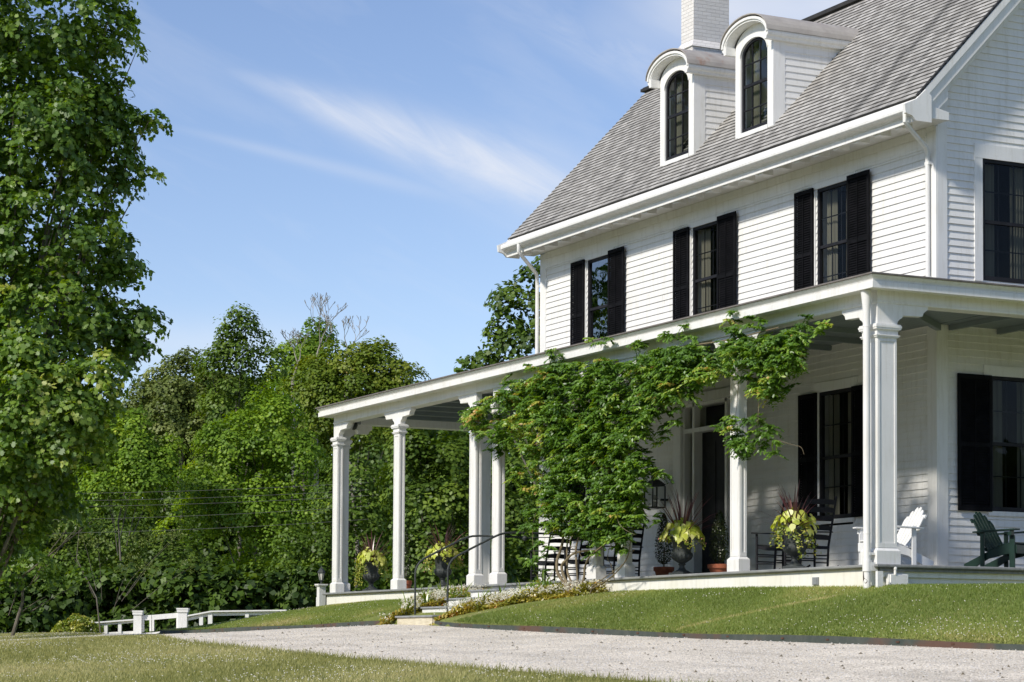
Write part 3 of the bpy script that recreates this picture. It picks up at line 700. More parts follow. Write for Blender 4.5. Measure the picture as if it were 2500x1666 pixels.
# main roof -----------------------------------------------------------------
XL, XR = -16.05, -2.2
sl_len = sqrt((RY - EY) ** 2 + (RZ - EZ) ** 2); nrow = 38; er = sl_len / nrow; cy_, sz_ = (RY - EY) / sl_len, (RZ - EZ) / sl_len
b = hb()
for i in range(nrow):
    a = i * er; c = (i + 1) * er + .02
    nseg = 72; xs_ = np.linspace(XL, XR, nseg + 1)
    for k in range(nseg):
        da = rng.normal(0, .0025); dz = abs(rng.normal(0, .0015))
        p = lambda s, h: (EY + cy_ * s - sz_ * h, EZ + sz_ * s + cy_ * h)
        y0, z0 = p(a + da, .020 + dz); y1, z1 = p(a + da, .030 + dz); y2, z2 = p(c, .012); y3, z3 = p(c, .0)
        x0, x1 = xs_[k], xs_[k + 1]
        b.hexa([(x0, y0, z0), (x1, y0, z0), (x1, y3, z3), (x0, y3, z3), (x0, y1, z1), (x1, y1, z1), (x1, y2, z2), (x0, y2, z2)])
ROOF = b.build('roof', mats['shingle'], H)
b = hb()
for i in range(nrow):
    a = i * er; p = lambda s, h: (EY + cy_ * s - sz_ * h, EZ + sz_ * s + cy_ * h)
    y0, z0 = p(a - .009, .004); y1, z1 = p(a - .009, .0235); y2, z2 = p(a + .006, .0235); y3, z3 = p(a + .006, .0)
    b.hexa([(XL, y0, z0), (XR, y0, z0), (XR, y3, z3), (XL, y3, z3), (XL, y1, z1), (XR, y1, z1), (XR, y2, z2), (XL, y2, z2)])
b.build('shingle_shadow_edges', mats['darkcap'], ROOF)  # dark strips along each row: painted shadow gap plus weathered butt edges
b = hb(); b.hexa([(XL, EY + .01, EZ - .09), (XR, EY + .01, EZ - .09), (XR, RY, RZ - .09), (XL, RY, RZ - .09), (XL, EY, EZ), (XR, EY, EZ), (XR, RY, RZ - .002), (XL, RY, RZ - .002)])
b.hexa([(XL, 10.4, 10.4), (XR, 10.4, 10.4), (XR, 13.2, 7.1), (XL, 13.2, 7.1), (XL, 10.4, 10.5), (XR, 10.4, 10.5), (XR, 13.3, 7.15), (XL, 13.3, 7.15)])
b.build('roof_deck', mats['darkcap'], ROOF)
b = hb(); b.box(XL - .08, XR + .1, RY - .06, RY + .09, RZ + .055, RZ + .115); b.box(XL, XR, RY + .0, 10.5, RZ - .06, RZ + .055); b.box(XL - .04, XR + .06, RY - .03, 10.5, RZ + .115, RZ + .14); b.build('roof_cap', mats['darkcap'], ROOF)
# eave and gutter along the front
prof = [(2.50, 7.09), (2.40, 7.165), (2.385, 7.15), (2.32, 7.085), (2.315, 7.075), (2.335, 7.07), (2.335, 7.06), (2.225, 7.05), (2.225, 7.035), (2.20, 7.03), (2.185, 6.995), (2.19, 6.955), (2.225, 6.925), (2.29, 6.915), (2.305, 6.905), (2.305, 6.895), (2.335, 6.893), (2.335, 6.80), (2.36, 6.80), (2.375, 6.865), (2.97, 6.875), (2.97, 7.0)]
b = hb(); b.prism(prof, lambda u, v, w: (w, u, v), XL + .04, XR + .03); b.build('gutter', mats['white'], H, bevel=.004)
b = hb(); 
for e in (XL + .03, XR + .005): b.prism([(2.52, 7.30), (2.34, 7.13), (2.12, 7.03), (2.14, 6.90), (2.26, 6.87), (2.33, 6.80), (2.62, 6.80), (2.62, 7.2)], lambda u, v, w: (w, u, v), e, e + .055)
b.build_each('eave_return', mats['white'], H)
b = hb(); xx = -2.65
while xx > -15.6: b.box(xx - .085, xx + .085, 2.375, 2.58, 6.778, 6.868); xx -= .555
b.build_each('eave_block', mats['white'], H)
# rakes
for (xo, xi) in ((XR, GX), (XL, -15.7)):
    sgn = 1 if xo > xi else -1
    b = hb()
    def rk(s, h): return (EY + cy_ * s - sz_ * h, EZ + sz_ * s + cy_ * h)
    def strip(s0, s1, h0, h1, xa, xb):
        q = [rk(s0, h0), rk(s1, h0), rk(s1, h1), rk(s0, h1)]; x0, x1 = sorted((xa, xb))
        b.prism(q, lambda u, v, w: (w, u, v), x0, x1)
    strip(-.12, sl_len, -.24, -.012, xo - sgn * .035, xo - sgn * .005); strip(-.1, sl_len, -.10, -.0, xo - sgn * .004, xo + sgn * .022)
    strip(-.1, sl_len, -.17, -.14, xo - sgn * .3, xo - sgn * .036); strip(.32, sl_len, -.40, -.18, xi - sgn * .01, xi + sgn * .035)
    s = .5
    while s < sl_len: strip(s, s + .16, -.235, -.171, xo - sgn * .28, xo - sgn * .06); s += .62
    b.build('rake_board', mats['white'], H)
b = hb(); strip_l = [(EY - .02, EZ + .02), (RY, RZ + .03), (RY, RZ + .045), (EY - .02, EZ + .035)]
b.prism(strip_l, lambda u, v, w: (w, u, v), XR - .02, XR + .03); b.build('drip_edge', mats['darkcap'], ROOF)

# dormers --------------------------------------------------------------------
def dormer(xc):
    fy = 2.93; hw = .60; zb = 7.70
    arch = lambda w, zs, rise, n=18: [(xc + w * cos(pi - pi * i / n), zs + rise * sin(pi * i / n)) for i in range(n + 1)]
    root = None
    # face with an arched opening
    b = hb(); n = 18; ow = .43; oz0 = 7.82; ozs = 9.16; orise = .27
    inner = arch(ow, ozs, orise, n); outer = arch(hw, 9.30, .36, n)
    P = []
    for (x, z) in inner: P.append((x, fy, z))
    for (x, z) in outer: P.append((x, fy, z))
    for (x, z) in inner: P.append((x, fy + .10, z))
    F = [(i, i + 1, n + 1 + i + 1, n + 1 + i) for i in range(n)] + [(i, i + 1, 2 * n + 2 + i + 1, 2 * n + 2 + i) for i in range(n)]
    b.add(P, F)
    b.box(xc - hw, xc - ow, fy, fy + .1, zb, 9.16); b.box(xc + ow, xc + hw, fy, fy + .1, zb, 9.16); b.box(xc - ow, xc + ow, fy, fy + .1, zb - .02, oz0)
    b.box(xc - hw, xc - hw + .0001 + .001, fy, fy + .1, 9.16, 9.3); b.box(xc + hw - .001, xc + hw, fy, fy + .1, 9.16, 9.3)
    b.add([(xc - hw, fy + .0, 9.16), (xc - ow, fy, 9.16), (xc - hw, fy, 9.30)], [(0, 1, 2)]); b.add([(xc + hw, fy, 9.16), (xc + ow, fy, 9.16), (xc + hw, fy, 9.30)], [(0, 1, 2)])
    b.box(xc - ow - .03, xc + ow + .03, fy - .03, fy - .0005, oz0 - .08, oz0 - .0005)
    b.box(xc + hw - .0, xc + hw + .012, fy, fy + .24, zb, 9.32)           # side pilaster
    # thin arched moulding round the opening
    for i in range(n):
        (x0, z0), (x1, z1) = inner[i], inner[i + 1]; 
        b.hexa([(x0, fy - .015, z0), (x1, fy - .015, z1), (x1, fy - .001, z1), (x0, fy - .001, z0), (x0 + (x0 - xc) * .06, fy - .015, z0 + .03), (x1 + (x1 - xc) * .06, fy - .015, z1 + .03), (x1 + (x1 - xc) * .06, fy - .001, z1 + .03), (x0 + (x0 - xc) * .06, fy - .001, z0 + .03)])
    D = b.build('dormer', mats['white'], H)
    # side cheeks of clapboard
    for sg in (1, -1):
        b = hb(); z = 7.72
        while z < 9.4:
            yb = EY + (z + EXPO * .5 - EZ) / RS + .1; y0 = fy + .2
            if yb > y0 + .02:
                x0 = xc + sg * (hw - .05); x1 = xc + sg * (hw + .012); x2 = xc + sg * (hw - .002)
                b.hexa([(x0, y0, z), (x1, y0, z), (x1, yb, z), (x0, yb, z), (x0, y0, z + EXPO), (x2, y0, z + EXPO), (x2, yb + .12, z + EXPO), (x0, yb + .12, z + EXPO)])
            z += EXPO
        b.build('cheek', mats['siding'], D)
    # arched hood
    b = hb(); zs = 9.36; y0 = 2.72
    prof = [(.735, .39, y0), (.735, .39, y0 + .03), (.70, .355, y0 + .001), (.70, .355, y0 + .05), (.665, .33, y0 + .02)]
    O = arch(.74, zs, .385); I2 = arch(.64, zs, .30); n_ = len(O)
    def band(A, B, ya, yb):
        P = [(x, ya, z) for x, z in A] + [(x, ya, z) for x, z in B] + [(x, yb, z) for x, z in A] + [(x, yb, z) for x, z in B]
        F = []
        for i in range(n_ - 1):
            F += [(i, i + 1, n_ + i + 1, n_ + i), (2 * n_ + i, 3 * n_ + i, 3 * n_ + i + 1, 2 * n_ + i + 1), (i, 2 * n_ + i, 2 * n_ + i + 1, i + 1), (n_ + i, n_ + i + 1, 3 * n_ + i + 1, 3 * n_ + i)]
        F += [(0, n_, 3 * n_, 2 * n_), (n_ - 1, 3 * n_ - 1, 4 * n_ - 1, 2 * n_ - 1)]
        b.add(P, F)
    band(O, arch(.69, zs, .34), y0, y0 + .06); band(arch(.715, zs, .362), arch(.655, zs, .305), y0 + .025, y0 + .06); band(arch(.69, zs, .338), I2, y0 + .04, 2.93)
    for sg in (1, -1):                                # cornice returning along the sides
        b.prism([(.0, .02), (.135, .02), (.135, -.02), (.12, -.055), (.09, -.075), (.075, -.12), (.0, -.12)], lambda u, v, w: (xc + sg * (.605 + u), w, zs + v), y0 + .02, 4.62)
    b.build('hood', mats['white'], D, smooth=False)
    b = hb(); P = []; O2 = arch(.755, zs + .02, .395); n_ = len(O2)
    for (x, z) in O2: P += [(x, y0 - .02, z)]
    for (x, z) in O2: P += [(x, 5.0, z)]
    for (x, z) in O2: P += [(x, y0 - .02, z + .018)]
    for (x, z) in O2: P += [(x, 5.0, z + .018)]
    F = []
    for i in range(n_ - 1): F += [(i, i + 1, n_ + i + 1, n_ + i), (2 * n_ + i, 3 * n_ + i, 3 * n_ + i + 1, 2 * n_ + i + 1), (i, 2 * n_ + i, 2 * n_ + i + 1, i + 1)]
    F += [(0, n_, 3 * n_, 2 * n_), (n_ - 1, 3 * n_ - 1, 4 * n_ - 1, 2 * n_ - 1)]
    b.add(P, F); b.build('dormer_roof', mats['copper'], D)
    # arched sash
    b = hb(); A = arch(ow, ozs, orise); B = arch(ow - .05, ozs, orise - .045); ya, yb = fy + .03, fy + .07
    n_ = len(A); P = [(x, ya, z) for x, z in A] + [(x, ya, z) for x, z in B] + [(x, yb, z) for x, z in B]
    F = [(i, i + 1, n_ + i + 1, n_ + i) for i in range(n_ - 1)] + [(n_ + i, n_ + i + 1, 2 * n_ + i + 1, 2 * n_ + i) for i in range(n_ - 1)]
    b.add(P, F)
    b.box(xc - ow, xc - ow + .05, ya, yb, oz0, ozs); b.box(xc + ow - .05, xc + ow, ya, yb, oz0, ozs); b.box(xc - ow + .05, xc + ow - .05, ya, yb, oz0, oz0 + .08)
    zr = 8.64; b.box(xc - ow + .05, xc + ow - .05, ya + .005, yb, zr - .025, zr + .025)
    for k in (-.125, .125): b.box(xc + k - .009, xc + k + .009, ya + .012, yb, oz0 + .08, ozs + .2)
    for z in (8.22, 9.02): b.box(xc - ow + .05, xc + ow - .05, ya + .013, yb, z - .009, z + .009)
    b.build('dormer_window', mats['black'], D)
    b = hb(); b.add([(x, fy + .055, z) for x, z in arch(ow - .03, ozs, orise - .03)] + [(xc + ow - .03, fy + .055, oz0), (xc - ow + .03, fy + .055, oz0)], [tuple(range(n_ + 2))]); b.build('dormer_pane', mats['dormerglass'], D, recalc=False)
    b = hb()
    for (a0, a1) in ((xc - .36, xc - .12), (xc + .16, xc + .36)):
        P = []; m_ = 12
        for i in range(m_ + 1):
            uu = a0 + (a1 - a0) * i / m_; d = fy + .2 + .02 * sin(i * 2.2); P += [(uu, d, oz0), (uu, d, 9.3)]
        b.add(P, [(2 * i, 2 * i + 2, 2 * i + 3, 2 * i + 1) for i in range(m_)])
    b.build_each('dormer_curtain', mats['curtain'], D, recalc=False)
    b = hb(); b.box(xc - .56, xc + .56, 3.9, 3.95, zb, 9.35); b.build('room_back', mats['dark_in'], D)
for xc in (-7.60, -10.22): dormer(xc)
# chimney
b = hb(); b.box(-15.22, -14.72, 6.0, 6.86, 11.44, 14.5); b.box(-15.30, -14.63, 5.92, 6.94, 10.3, 11.30)
b.hexa([(-15.33, 5.89, 11.30), (-14.60, 5.89, 11.30), (-14.60, 6.97, 11.30), (-15.33, 6.97, 11.30), (-15.22, 6.0, 11.47), (-14.72, 6.0, 11.47), (-14.72, 6.86, 11.47), (-15.22, 6.86, 11.47)])
b.build('chimney', mats['brickwhite'], ROOF)

# porch ------------------------------------------------------------------------
PXL = -20.5; PB = 4.25
b = hb()                                             # thin roof sheets, mitred at the corner
T = .012
def sheet(pts, mat_, nm, par):
    b = hb(); b.add(pts + [(x, y, z + .022) for x, y, z in pts], [(3, 2, 1, 0), (4, 5, 6, 7)] + [(i, (i + 1) % 4, 4 + (i + 1) % 4, 4 + i) for i in range(4)]); return b.build(nm, mats[mat_], par)
PR = sheet([(PXL - .02, -.03, 3.985), (.03, -.03, 3.985), (GX + .03, 2.98, 4.32), (PXL - .02, 2.98, 4.32)], 'roofedge', 'porch_roof', H)
sheet([(.031, -.03, 3.985), (.03, 13, 3.985), (GX + .03, 13, 4.32), (GX + .031, 2.98, 4.32)], 'roofedge', 'porch_roof', H)
sheet([(PXL - .02, 2.985, 4.32), (-15.72, 2.985, 4.32), (-15.72, PB + .02, 4.25), (PXL - .02, PB + .02, 4.25)], 'roofedge', 'porch_roof', H)
# cornice: profile (d outwards from y=.29 plane, z) swept round the outside
cp = [(.29, 3.984), (.285, 3.965), (.25, 3.93), (.235, 3.90), (.262, 3.898), (.262, 3.805), (.22, 3.805), (.22, 3.82), (.0, 3.82), (-.02, 3.984)]
def sweep(b, prof, path):                           # path of (x,y) corners with outward dirs
    n = len(prof); P = []
    for (x, y, ox, oy) in path:
        for d, z in prof: P.append((x + ox * d, y + oy * d, z))
    F = []
    for i in range(len(path) - 1):
        for k in range(n): F.append((i * n + k, i * n + (k + 1) % n, (i + 1) * n + (k + 1) % n, (i + 1) * n + k))
    F.append(tuple(range(n))); F.append(tuple((len(path) - 1) * n + k for k in range(n))); b.add(P, F)
X0, X1 = PXL + .29, -.29
b = hb(); sweep(b, cp, [(X0, PB - .29, -1, 1), (X0, .29, -1, -1), (X1, .29, 1, -1), (X1, 13, 1, 0)]); b.build('porch_cornice', mats['white'], H)
bp_ = [(0, 3.82), (0, 3.645), (-.26, 3.645), (-.26, 3.82)]
b = hb(); sweep(b, bp_, [(-15.7, PB - .29, 0, 1), (X0, PB - .29, -1, 1), (X0, .29, -1, -1), (X1, .29, 1, -1), (X1, 13, 1, 0)])
sweep(b, [(.012, 3.672), (.012, 3.648), (-.001, 3.64), (-.001, 3.68)], [(X0, PB - .29, -1, 1), (X0, .29, -1, -1), (X1, .29, 1, -1), (X1, 13, 1, 0)])
b.build('porch_beam', mats['white'], H)
b = hb(); y = .56
while y < PB - .6:                                    # ceiling boards
    b.box(-20.0, -15.72 if y > 2.85 else -.5, y, y + .136, 3.80, 3.815); y += .142
x = -2.5
while x < -.6: b.box(x, x + .136, 3.0, 13, 3.80, 3.815); x += .142
b.box(-20.2, -.3, .4, 4, 3.83, 3.84); b.box(-2.5, -.3, 3, 13, 3.83, 3.84)
b.build('porch_ceiling', mats['ceil'], H)
b = hb(); x = -19.2
while x < -2.7: b.box(x, x + .07, .56, (3.0 if x > -15.7 else 3.9), 3.72, 3.799); x += .92
y = 3.2
while y < 12.5: b.box(-2.5, -.56, y, y + .07, 3.72, 3.799); y += .92
b.hexa([(-2.5, 2.95, 3.70), (-.56, .62, 3.70), (-.5, .68, 3.70), (-2.44, 3.01, 3.70), (-2.5, 2.95, 3.799), (-.56, .62, 3.799), (-.5, .68, 3.799), (-2.44, 3.01, 3.799)])
b.build_each('porch_joist', mats['ceil'], H)
# floor, nosing, skirt
b = hb(); y = .24
while y < 4.1:
    b.box(-20.6, -15.72 if y > 2.9 else -.2, y, y + .095, -.045, 0.0 - .001 * (int(y * 37) % 3)); y += .099
x = -2.5
b.box(-2.53, -.2, 3.0, 13, -.045, -.001); b.box(-20.55, -.24, .3, 4.1, -.09, -.05)
b.build('porch_floor', mats['floor'], H)
b = hb(); sweep(b, [(.085, .004), (.092, -.01), (.092, -.03), (.075, -.045), (.0, -.045), (.0, .004)], [(-20.52, 4.1, -1, 0), (-20.52, .31, -1, -1), (-.28, .31, 1, -1), (-.28, 13, 1, 0)])
b.build('floor_nosing', mats['floor'], H)
b = hb(); b.box(-20.5, -.31, .29, .33, -1.0, -.046); b.box(-20.53, -20.5, .29, 4.1, -1.0, -.046)
b.box(-.31, -.285, .33, 13, -.17, -.046); b.box(-.36, -.32, .36, 13, -.9, -.17)
b.build('porch_skirt', mats['trimshade'], H)
b = hb(); b.box(-1.4, -1.26, .265, .289, -.19, -.12) if 0 else b.box(-1.86, -1.72, .262, .289, -.25, -.14); b.box(-1.84, -1.74, .255, .262, -.24, -.15); b.build('outlet_box', mats['stone'], H)
# columns
def column(xc, y0, w, d, brx=(1, 1), bry=False, panel=True, zc=3.35, big=False):
    b = hb(); x0, x1 = xc - w / 2, xc + w / 2; y1 = y0 + d; e = .04
    b.box(x0 - e, x1 + e, y0 - e, y1 + e, 0.002, .19)
    b.hexa([(x0 - e, y0 - e, .19), (x1 + e, y0 - e, .19), (x1 + e, y1 + e, .19), (x0 - e, y1 + e, .19), (x0, y0, .235), (x1, y0, .235), (x1, y1, .235), (x0, y1, .235)])
    b.box(x0, x1, y0, y1, .235, zc - .09)
    if panel:
        p = .035; t = .010
        for (za, zb) in ((.30, zc - .24),):
            for (a0, a1, c0, c1, fx) in ((x0, x1, y0 - t, y0 - .0004, 0), (y0, y1, x1 + .0004, x1 + t, 1)):
                if a1 - a0 < .1 and 1: continue
                def bx(u0, u1, z0, z1):
                    if fx: b.box(c0, c1, u0, u1, z0, z1)
                    else: b.box(u0, u1, c0, c1, z0, z1)
                bx(a0, a0 + p, .235, zc - .18); bx(a1 - p, a1, .235, zc - .18); bx(a0 + p, a1 - p, .235, .30); bx(a0 + p, a1 - p, zc - .24, zc - .18)
    for (g, za, zb) in ((.028, zc - .185, zc - .165), (.040, zc - .165, zc - .15), (.018, zc - .15, zc - .09), (.03, zc - .09, zc - .075), (.050, zc - .075, zc - .05), (.058, zc - .05, zc - .02), (.048, zc - .02, zc)):
        b.box(x0 - g, x1 + g, y0 - g, y1 + g, za, zb)
    def arm(sg, axis):
        top = 3.645 - .002; z1_ = zc
        pr = [(0, z1_), (.02, z1_), (.03, z1_ + .05), (.065, z1_ + .085), (.105, z1_ + .105), (.12, z1_ + .14), (.43, z1_ + .15), (.455, z1_ + .15), (.475, z1_ + .20), (.52, z1_ + .235), (.545, z1_ + .25), (.545, top), (0, top)]
        if axis == 'x': b.prism(pr, lambda u, v, w_: ((x1 if sg > 0 else x0) + sg * u, w_, v), y0 + .006, min(y1, y0 + .13) - .006)
        else: b.prism(pr, lambda u, v, w_: (w_, y1 + u, v), x1 - .13 + .006, x1 - .006)
    b.box(x0, x1, y0 + .002, y1 - .002, zc, 3.643)
    if brx[1]: arm(1, 'x')
    if brx[0]: arm(-1, 'x')
    if bry: arm(1, 'y')
    return b.build('porch_column', mats['white'], H)
for xc, bb in ((-16.85, (1, 1)), (-13.28, (1, 0)), (-12.30, (0, 1)), (-8.52, (1, 0)), (-7.53, (0, 1)), (-4.0, (1, 1))): column(xc, .30, .26, .12, bb)
column(-20.12, .30, .24, .12, (0, 1)); column(-20.155, .46, .16, .13, (0, 0), True, zc=3.30)
column(-.45, .29, .32, .32, (1, 0), True, zc=3.35)
column(-20.13, 3.72, .26, .24, (0, 1)); column(-16.4, 3.72, .26, .24, (1, 0)); column(-.425, 4.6, .27, .12, (0, 0)); column(-.425, 9, .27, .12, (0, 0))
for o_, lab in zip([o for o in H.children if o.name.startswith('porch_column')][-5:-4], ('square panelled corner column behind the round downspout',)): pass
# downspouts
b = hb(); 
b.tube([(-2.27, 2.22, 6.95), (-2.27, 2.22, 6.80), (-2.31, 2.33, 6.72), (-2.58, 2.84, 6.52), (-2.64, 2.91, 6.42), (-2.65, 2.92, 6.3), (-2.65, 2.92, 4.33)], [.036] * 7, 12)
for z in (6.28, 4.5): b.box(-2.70, -2.60, 2.90, 2.972, z, z + .045)
b.build('downspout', mats['white'], H, smooth=True)
b = hb(); b.tube([(-15.22, 2.22, 6.95), (-15.22, 2.22, 6.80), (-15.26, 2.33, 6.70), (-15.68, 2.86, 6.46), (-15.77, 2.92, 6.36), (-15.78, 2.93, 6.2), (-15.78, 2.93, 4.30)], [.038] * 7, 12)
b.box(-15.82, -15.73, 2.92, 2.975, 6.2, 6.24); b.build('downspout', mats['white'], H, smooth=True)
b = hb(); b.tube([(-.335, .13, 3.81), (-.335, .14, 3.6), (-.345, .148, 3.5), (-.345, .148, -.34)], [.075, .06, .052, .052], 14)
for z in (.42, 3.3): b.tube([(-.345, .148, z), (-.345, .148, z + .02)], .056, 14)
b.tube([(-.345, .148, -.10), (-.345, .148, .06)], .064, 14)
b.box(-.41, -.28, .17, .29, -.09, .03); b.box(-.40, -.29, .15, .29, .13, .165)
DS = b.build('downspout', mats['white'], H, smooth=True); DS['label'] = 'round corner downspout with a rusted hole at its foot'
b = hb(); pts = [(.0, -.34), (.0, -.29), (-.012, -.24), (-.010, -.215), (.004, -.205), (.010, -.22), (.012, -.25), (.008, -.14), (.014, -.13), (.022, -.15), (.022, -.25), (.03, -.27), (.055, -.285), (.062, -.31), (.055, -.335), (.04, -.34)]
cx_, cy2 = -.345, .148
def wrap(u, z): 
    a = math.atan2(-1, .55) + (u - .02) / .0535 * 1.5 - .0; z = z * .95 + .055
    return (cx_ + .0545 * cos(a), cy2 + .0545 * sin(a), z)
hole = [(-.02, -.34), (-.026, -.26), (-.02, -.22), (-.012, -.24), (-.014, -.19), (-.020, -.16), (-.012, -.135), (.0, -.14), (.0, -.18), (.004, -.22), (.008, -.26), (.03, -.28), (.04, -.30), (.034, -.33), (.02, -.34)]
cen = (-.004, -.29)
P = [wrap(*cen)] + [wrap(u, z) for u, z in hole]; b.add(P, [(0, i, i + 1) for i in range(1, len(hole))]); b.build('rust_hole', mats['hole'], DS, recalc=False)
b = hb(); b.box(-.16, -.11, .16, .25, -.5, -.10); b.box(-.275, -.215, .42, .75, -.6, -.13); b.box(-.215, -.19, .44, .73, -.6, -.14); b.lathe([(.02, 0), (.02, .07), (.026, .07), (.026, .1), (.01, .11)], (-.2, .52, -.14), 12); b.build('pipe_box', mats['white'], H)
# steps
ST = empty('porch_steps', (-11.65, -.7, 0), parent=None); tag(ST, 'short flight of grey topped steps rising from gravel drive to porch', 'steps')
sb = lambda: MB(lambda x, y, z: (x + 11.65, y + .7, z))
treads = [(-12.42, -10.86, -1.62, -.605), (-12.43, -10.80, -1.12, -.435), (-12.44, -10.7, -.62, -.27), (-12.44, -9.5, -.14, -.11)]
for i, (x0, x1, y0, z) in enumerate(treads):
    b = sb(); b.box(x0 - .03, x1 + .03, y0 - .03, y0 + .56, z - .035, z); b.build('step_tread', mats['stone'], ST, bevel=.01)
    b = sb(); b.box(x0 + .02, x1 - .02, y0, y0 + .03, z - .22, z - .036); b.box(x1 - .03, x1 - .001, y0 + .03, .29, z - .22, z - .036)
    o = b.build('step_riser', mats['riser'] if i == 0 else mats['white'], ST)
    if i == 0: o['label'] = 'bare weathered bottom riser with peeling cream paint'
# handrails
def rail(x, lab, zb, yb, ball):
    root = empty('handrail', (x, yb, zb)); tag(root, lab, 'handrail', 'black iron handrails of the porch steps')
    L = lambda p: (p[0] - x, p[1] - yb, p[2] - zb)
    b = MB(); h = .02
    top = [(x, yb, zb), (x, yb, .12), (x, yb + .005, .22), (x, yb + .03, .30), (x, yb + .09, .385), (x, yb + .18, .45), (x, -.75, .62), (x, -.38, .80), (x, -.25, .855), (x, -.12, .885), (x, .02, .895), (x, .9, .895)]
    b.tube([L(p) for p in top], .019, 8); b.build('rail_bar', mats['iron'], root, smooth=True)
    b = MB(); b.lathe([(.0, -.005), (.035, 0), (.035, .01), (0, .012)], L((x, yb, zb)), 10); b.build('base_plate', mats['iron'], root)
    if ball:
        b = MB(); b.lathe([(0, -.05), (.035, -.035), (.05, 0), (.035, .035), (0, .05)], L((x - .02, .26, .80)), 12); b.tube([L((x - .02, .24, .80)), L((x + .0, .5, .82)), L((x, .85, .83))], .009, 6)
        b.build('bracket_ball', mats['iron'], root, smooth=True)
rail(-12.40, 'left black iron handrail, its post standing on the lowest step', -.605, -1.27, False)
rail(-11.00, 'right black iron handrail nearer the vine, post among strap leaves', -.60, -1.27, True)

# ------------------------------------------------------------------ furniture
def copy_tree(o, parent=None):
    c = o.copy(); COL.objects.link(c)
    if parent is not None: c.parent = parent
    for ch in list(o.children): copy_tree(ch, c)
    return c
def rocker():                                       # faces -x, origin on the floor under the seat
    root = empty('rocking_chair')
    b = MB()
    for s in (-1, 1):
        y = s * .25
        b.tube([(-.44, y, .055), (-.3, y, .018), (-.1, y, .0115), (.12, y, .012), (.3, y, .03), (.46, y, .085)], .015, 6)
    b.build_each('runner', mats['black'], root)
    b = MB()
    for s in (-1, 1): b.tube([(-.25, s * .26, .02), (-.25, s * .265, .62)], [.018, .02], 8)
    for s in (-1, 1): b.tube([(.16, s * .24, .02), (.19, s * .24, .40), (.40, s * .245, 1.10)], [.019, .019, .016], 8)
    for s in (-1, 1): b.lathe([(0, 0), (.017, .01), (.02, .03), (.01, .05), (0, .055)], (.402, s * .245, 1.095), 8)
    for z in (.16, .27):
        b.tube([(-.25, -.26, z + .03), (-.25, .26, z + .03)], .011, 6)
        for s in (-1, 1): b.tube([(-.25, s * .262, z), (.175, s * .24, z - .02)], .011, 6)
    b.tube([(.175, -.24, .2), (.175, .24, .2)], .011, 6)
    b.build('frame', mats['black'], root, smooth=True)
    b = MB()
    for s in (-1, 1): b.hexa([(-.31, s * .30 - .035, .625), (.235, s * .27 - .03, .60), (.235, s * .27 + .03, .60), (-.31, s * .30 + .045, .625), (-.31, s * .30 - .035, .648), (.235, s * .27 - .03, .62), (.235, s * .27 + .03, .62), (-.31, s * .30 + .045, .648)])
    b.build_each('armrest', mats['black'], root, bevel=.008)
    b = MB(); P = []
    for i in range(9):
        x = -.28 + .48 * i / 8; z = .435 - .06 * i / 8 - .02 * sin(pi * i / 8)
        for j in range(2): P += [(x, -.255, z - .025 + .045 * j), (x, .25, z - .025 + .045 * j)]
    F = []
    for i in range(8):
        a = i * 4; F += [(a, a + 4, a + 5, a + 1), (a + 2, a + 3, a + 7, a + 6), (a, a + 2, a + 6, a + 4), (a + 1, a + 5, a + 7, a + 3)]
    F += [(0, 1, 3, 2), (32, 34, 35, 33)]; b.add(P, F); b.build('seat', mats['black'], root)
    for k, z in enumerate((.52, .66, .80, .93, 1.05)):
        b = MB(); x = .19 + (z - .40) * .3; P = []
        for i in range(7):
            y = -.235 + .47 * i / 6; dx = .03 * (1 - ((i - 3) / 3) ** 2); hh = .032 + .014 * (1 - ((i - 3) / 3) ** 2)
            P += [(x + dx - .006, y, z - .034), (x + dx + .006, y, z - .034), (x + dx + .006 + .02, y, z + hh), (x + dx - .006 + .02, y, z + hh)]
        F = []
        for i in range(6):
            a = i * 4
            for q in range(4): F.append((a + q, a + (q + 1) % 4, a + 4 + (q + 1) % 4, a + 4 + q))
        F += [(0, 1, 2, 3), (24, 25, 26, 27)]; b.add(P, F); b.build('back_slat', mats['black'], root)
    return root
RK = rocker(); first = True
for (x, y, rz, lab) in ((-4.36, 1.35, .1, 'black ladder back rocking chair between the tall porch column and an urn'),
                        (-3.50, 1.30, -.05, 'black rocking chair with reclined back directly behind the urn nearest the corner'),
                        (-12.0, 1.30, .12, 'black ladder back rocking chair at the left edge of the vine'),
                        (-11.05, 1.50, .05, 'black rocking chair half hidden behind the twisted vine stems'),
                        (-9.55, 1.45, -.1, 'black rocking chair seen between the two columns under the vine')):
    o = RK if first else copy_tree(RK); first = False
    o.location = (x, y, .002); o.rotation_euler = (0, 0, rz); tag(o, lab, 'rocking chair', 'black rocking chairs on the porch')
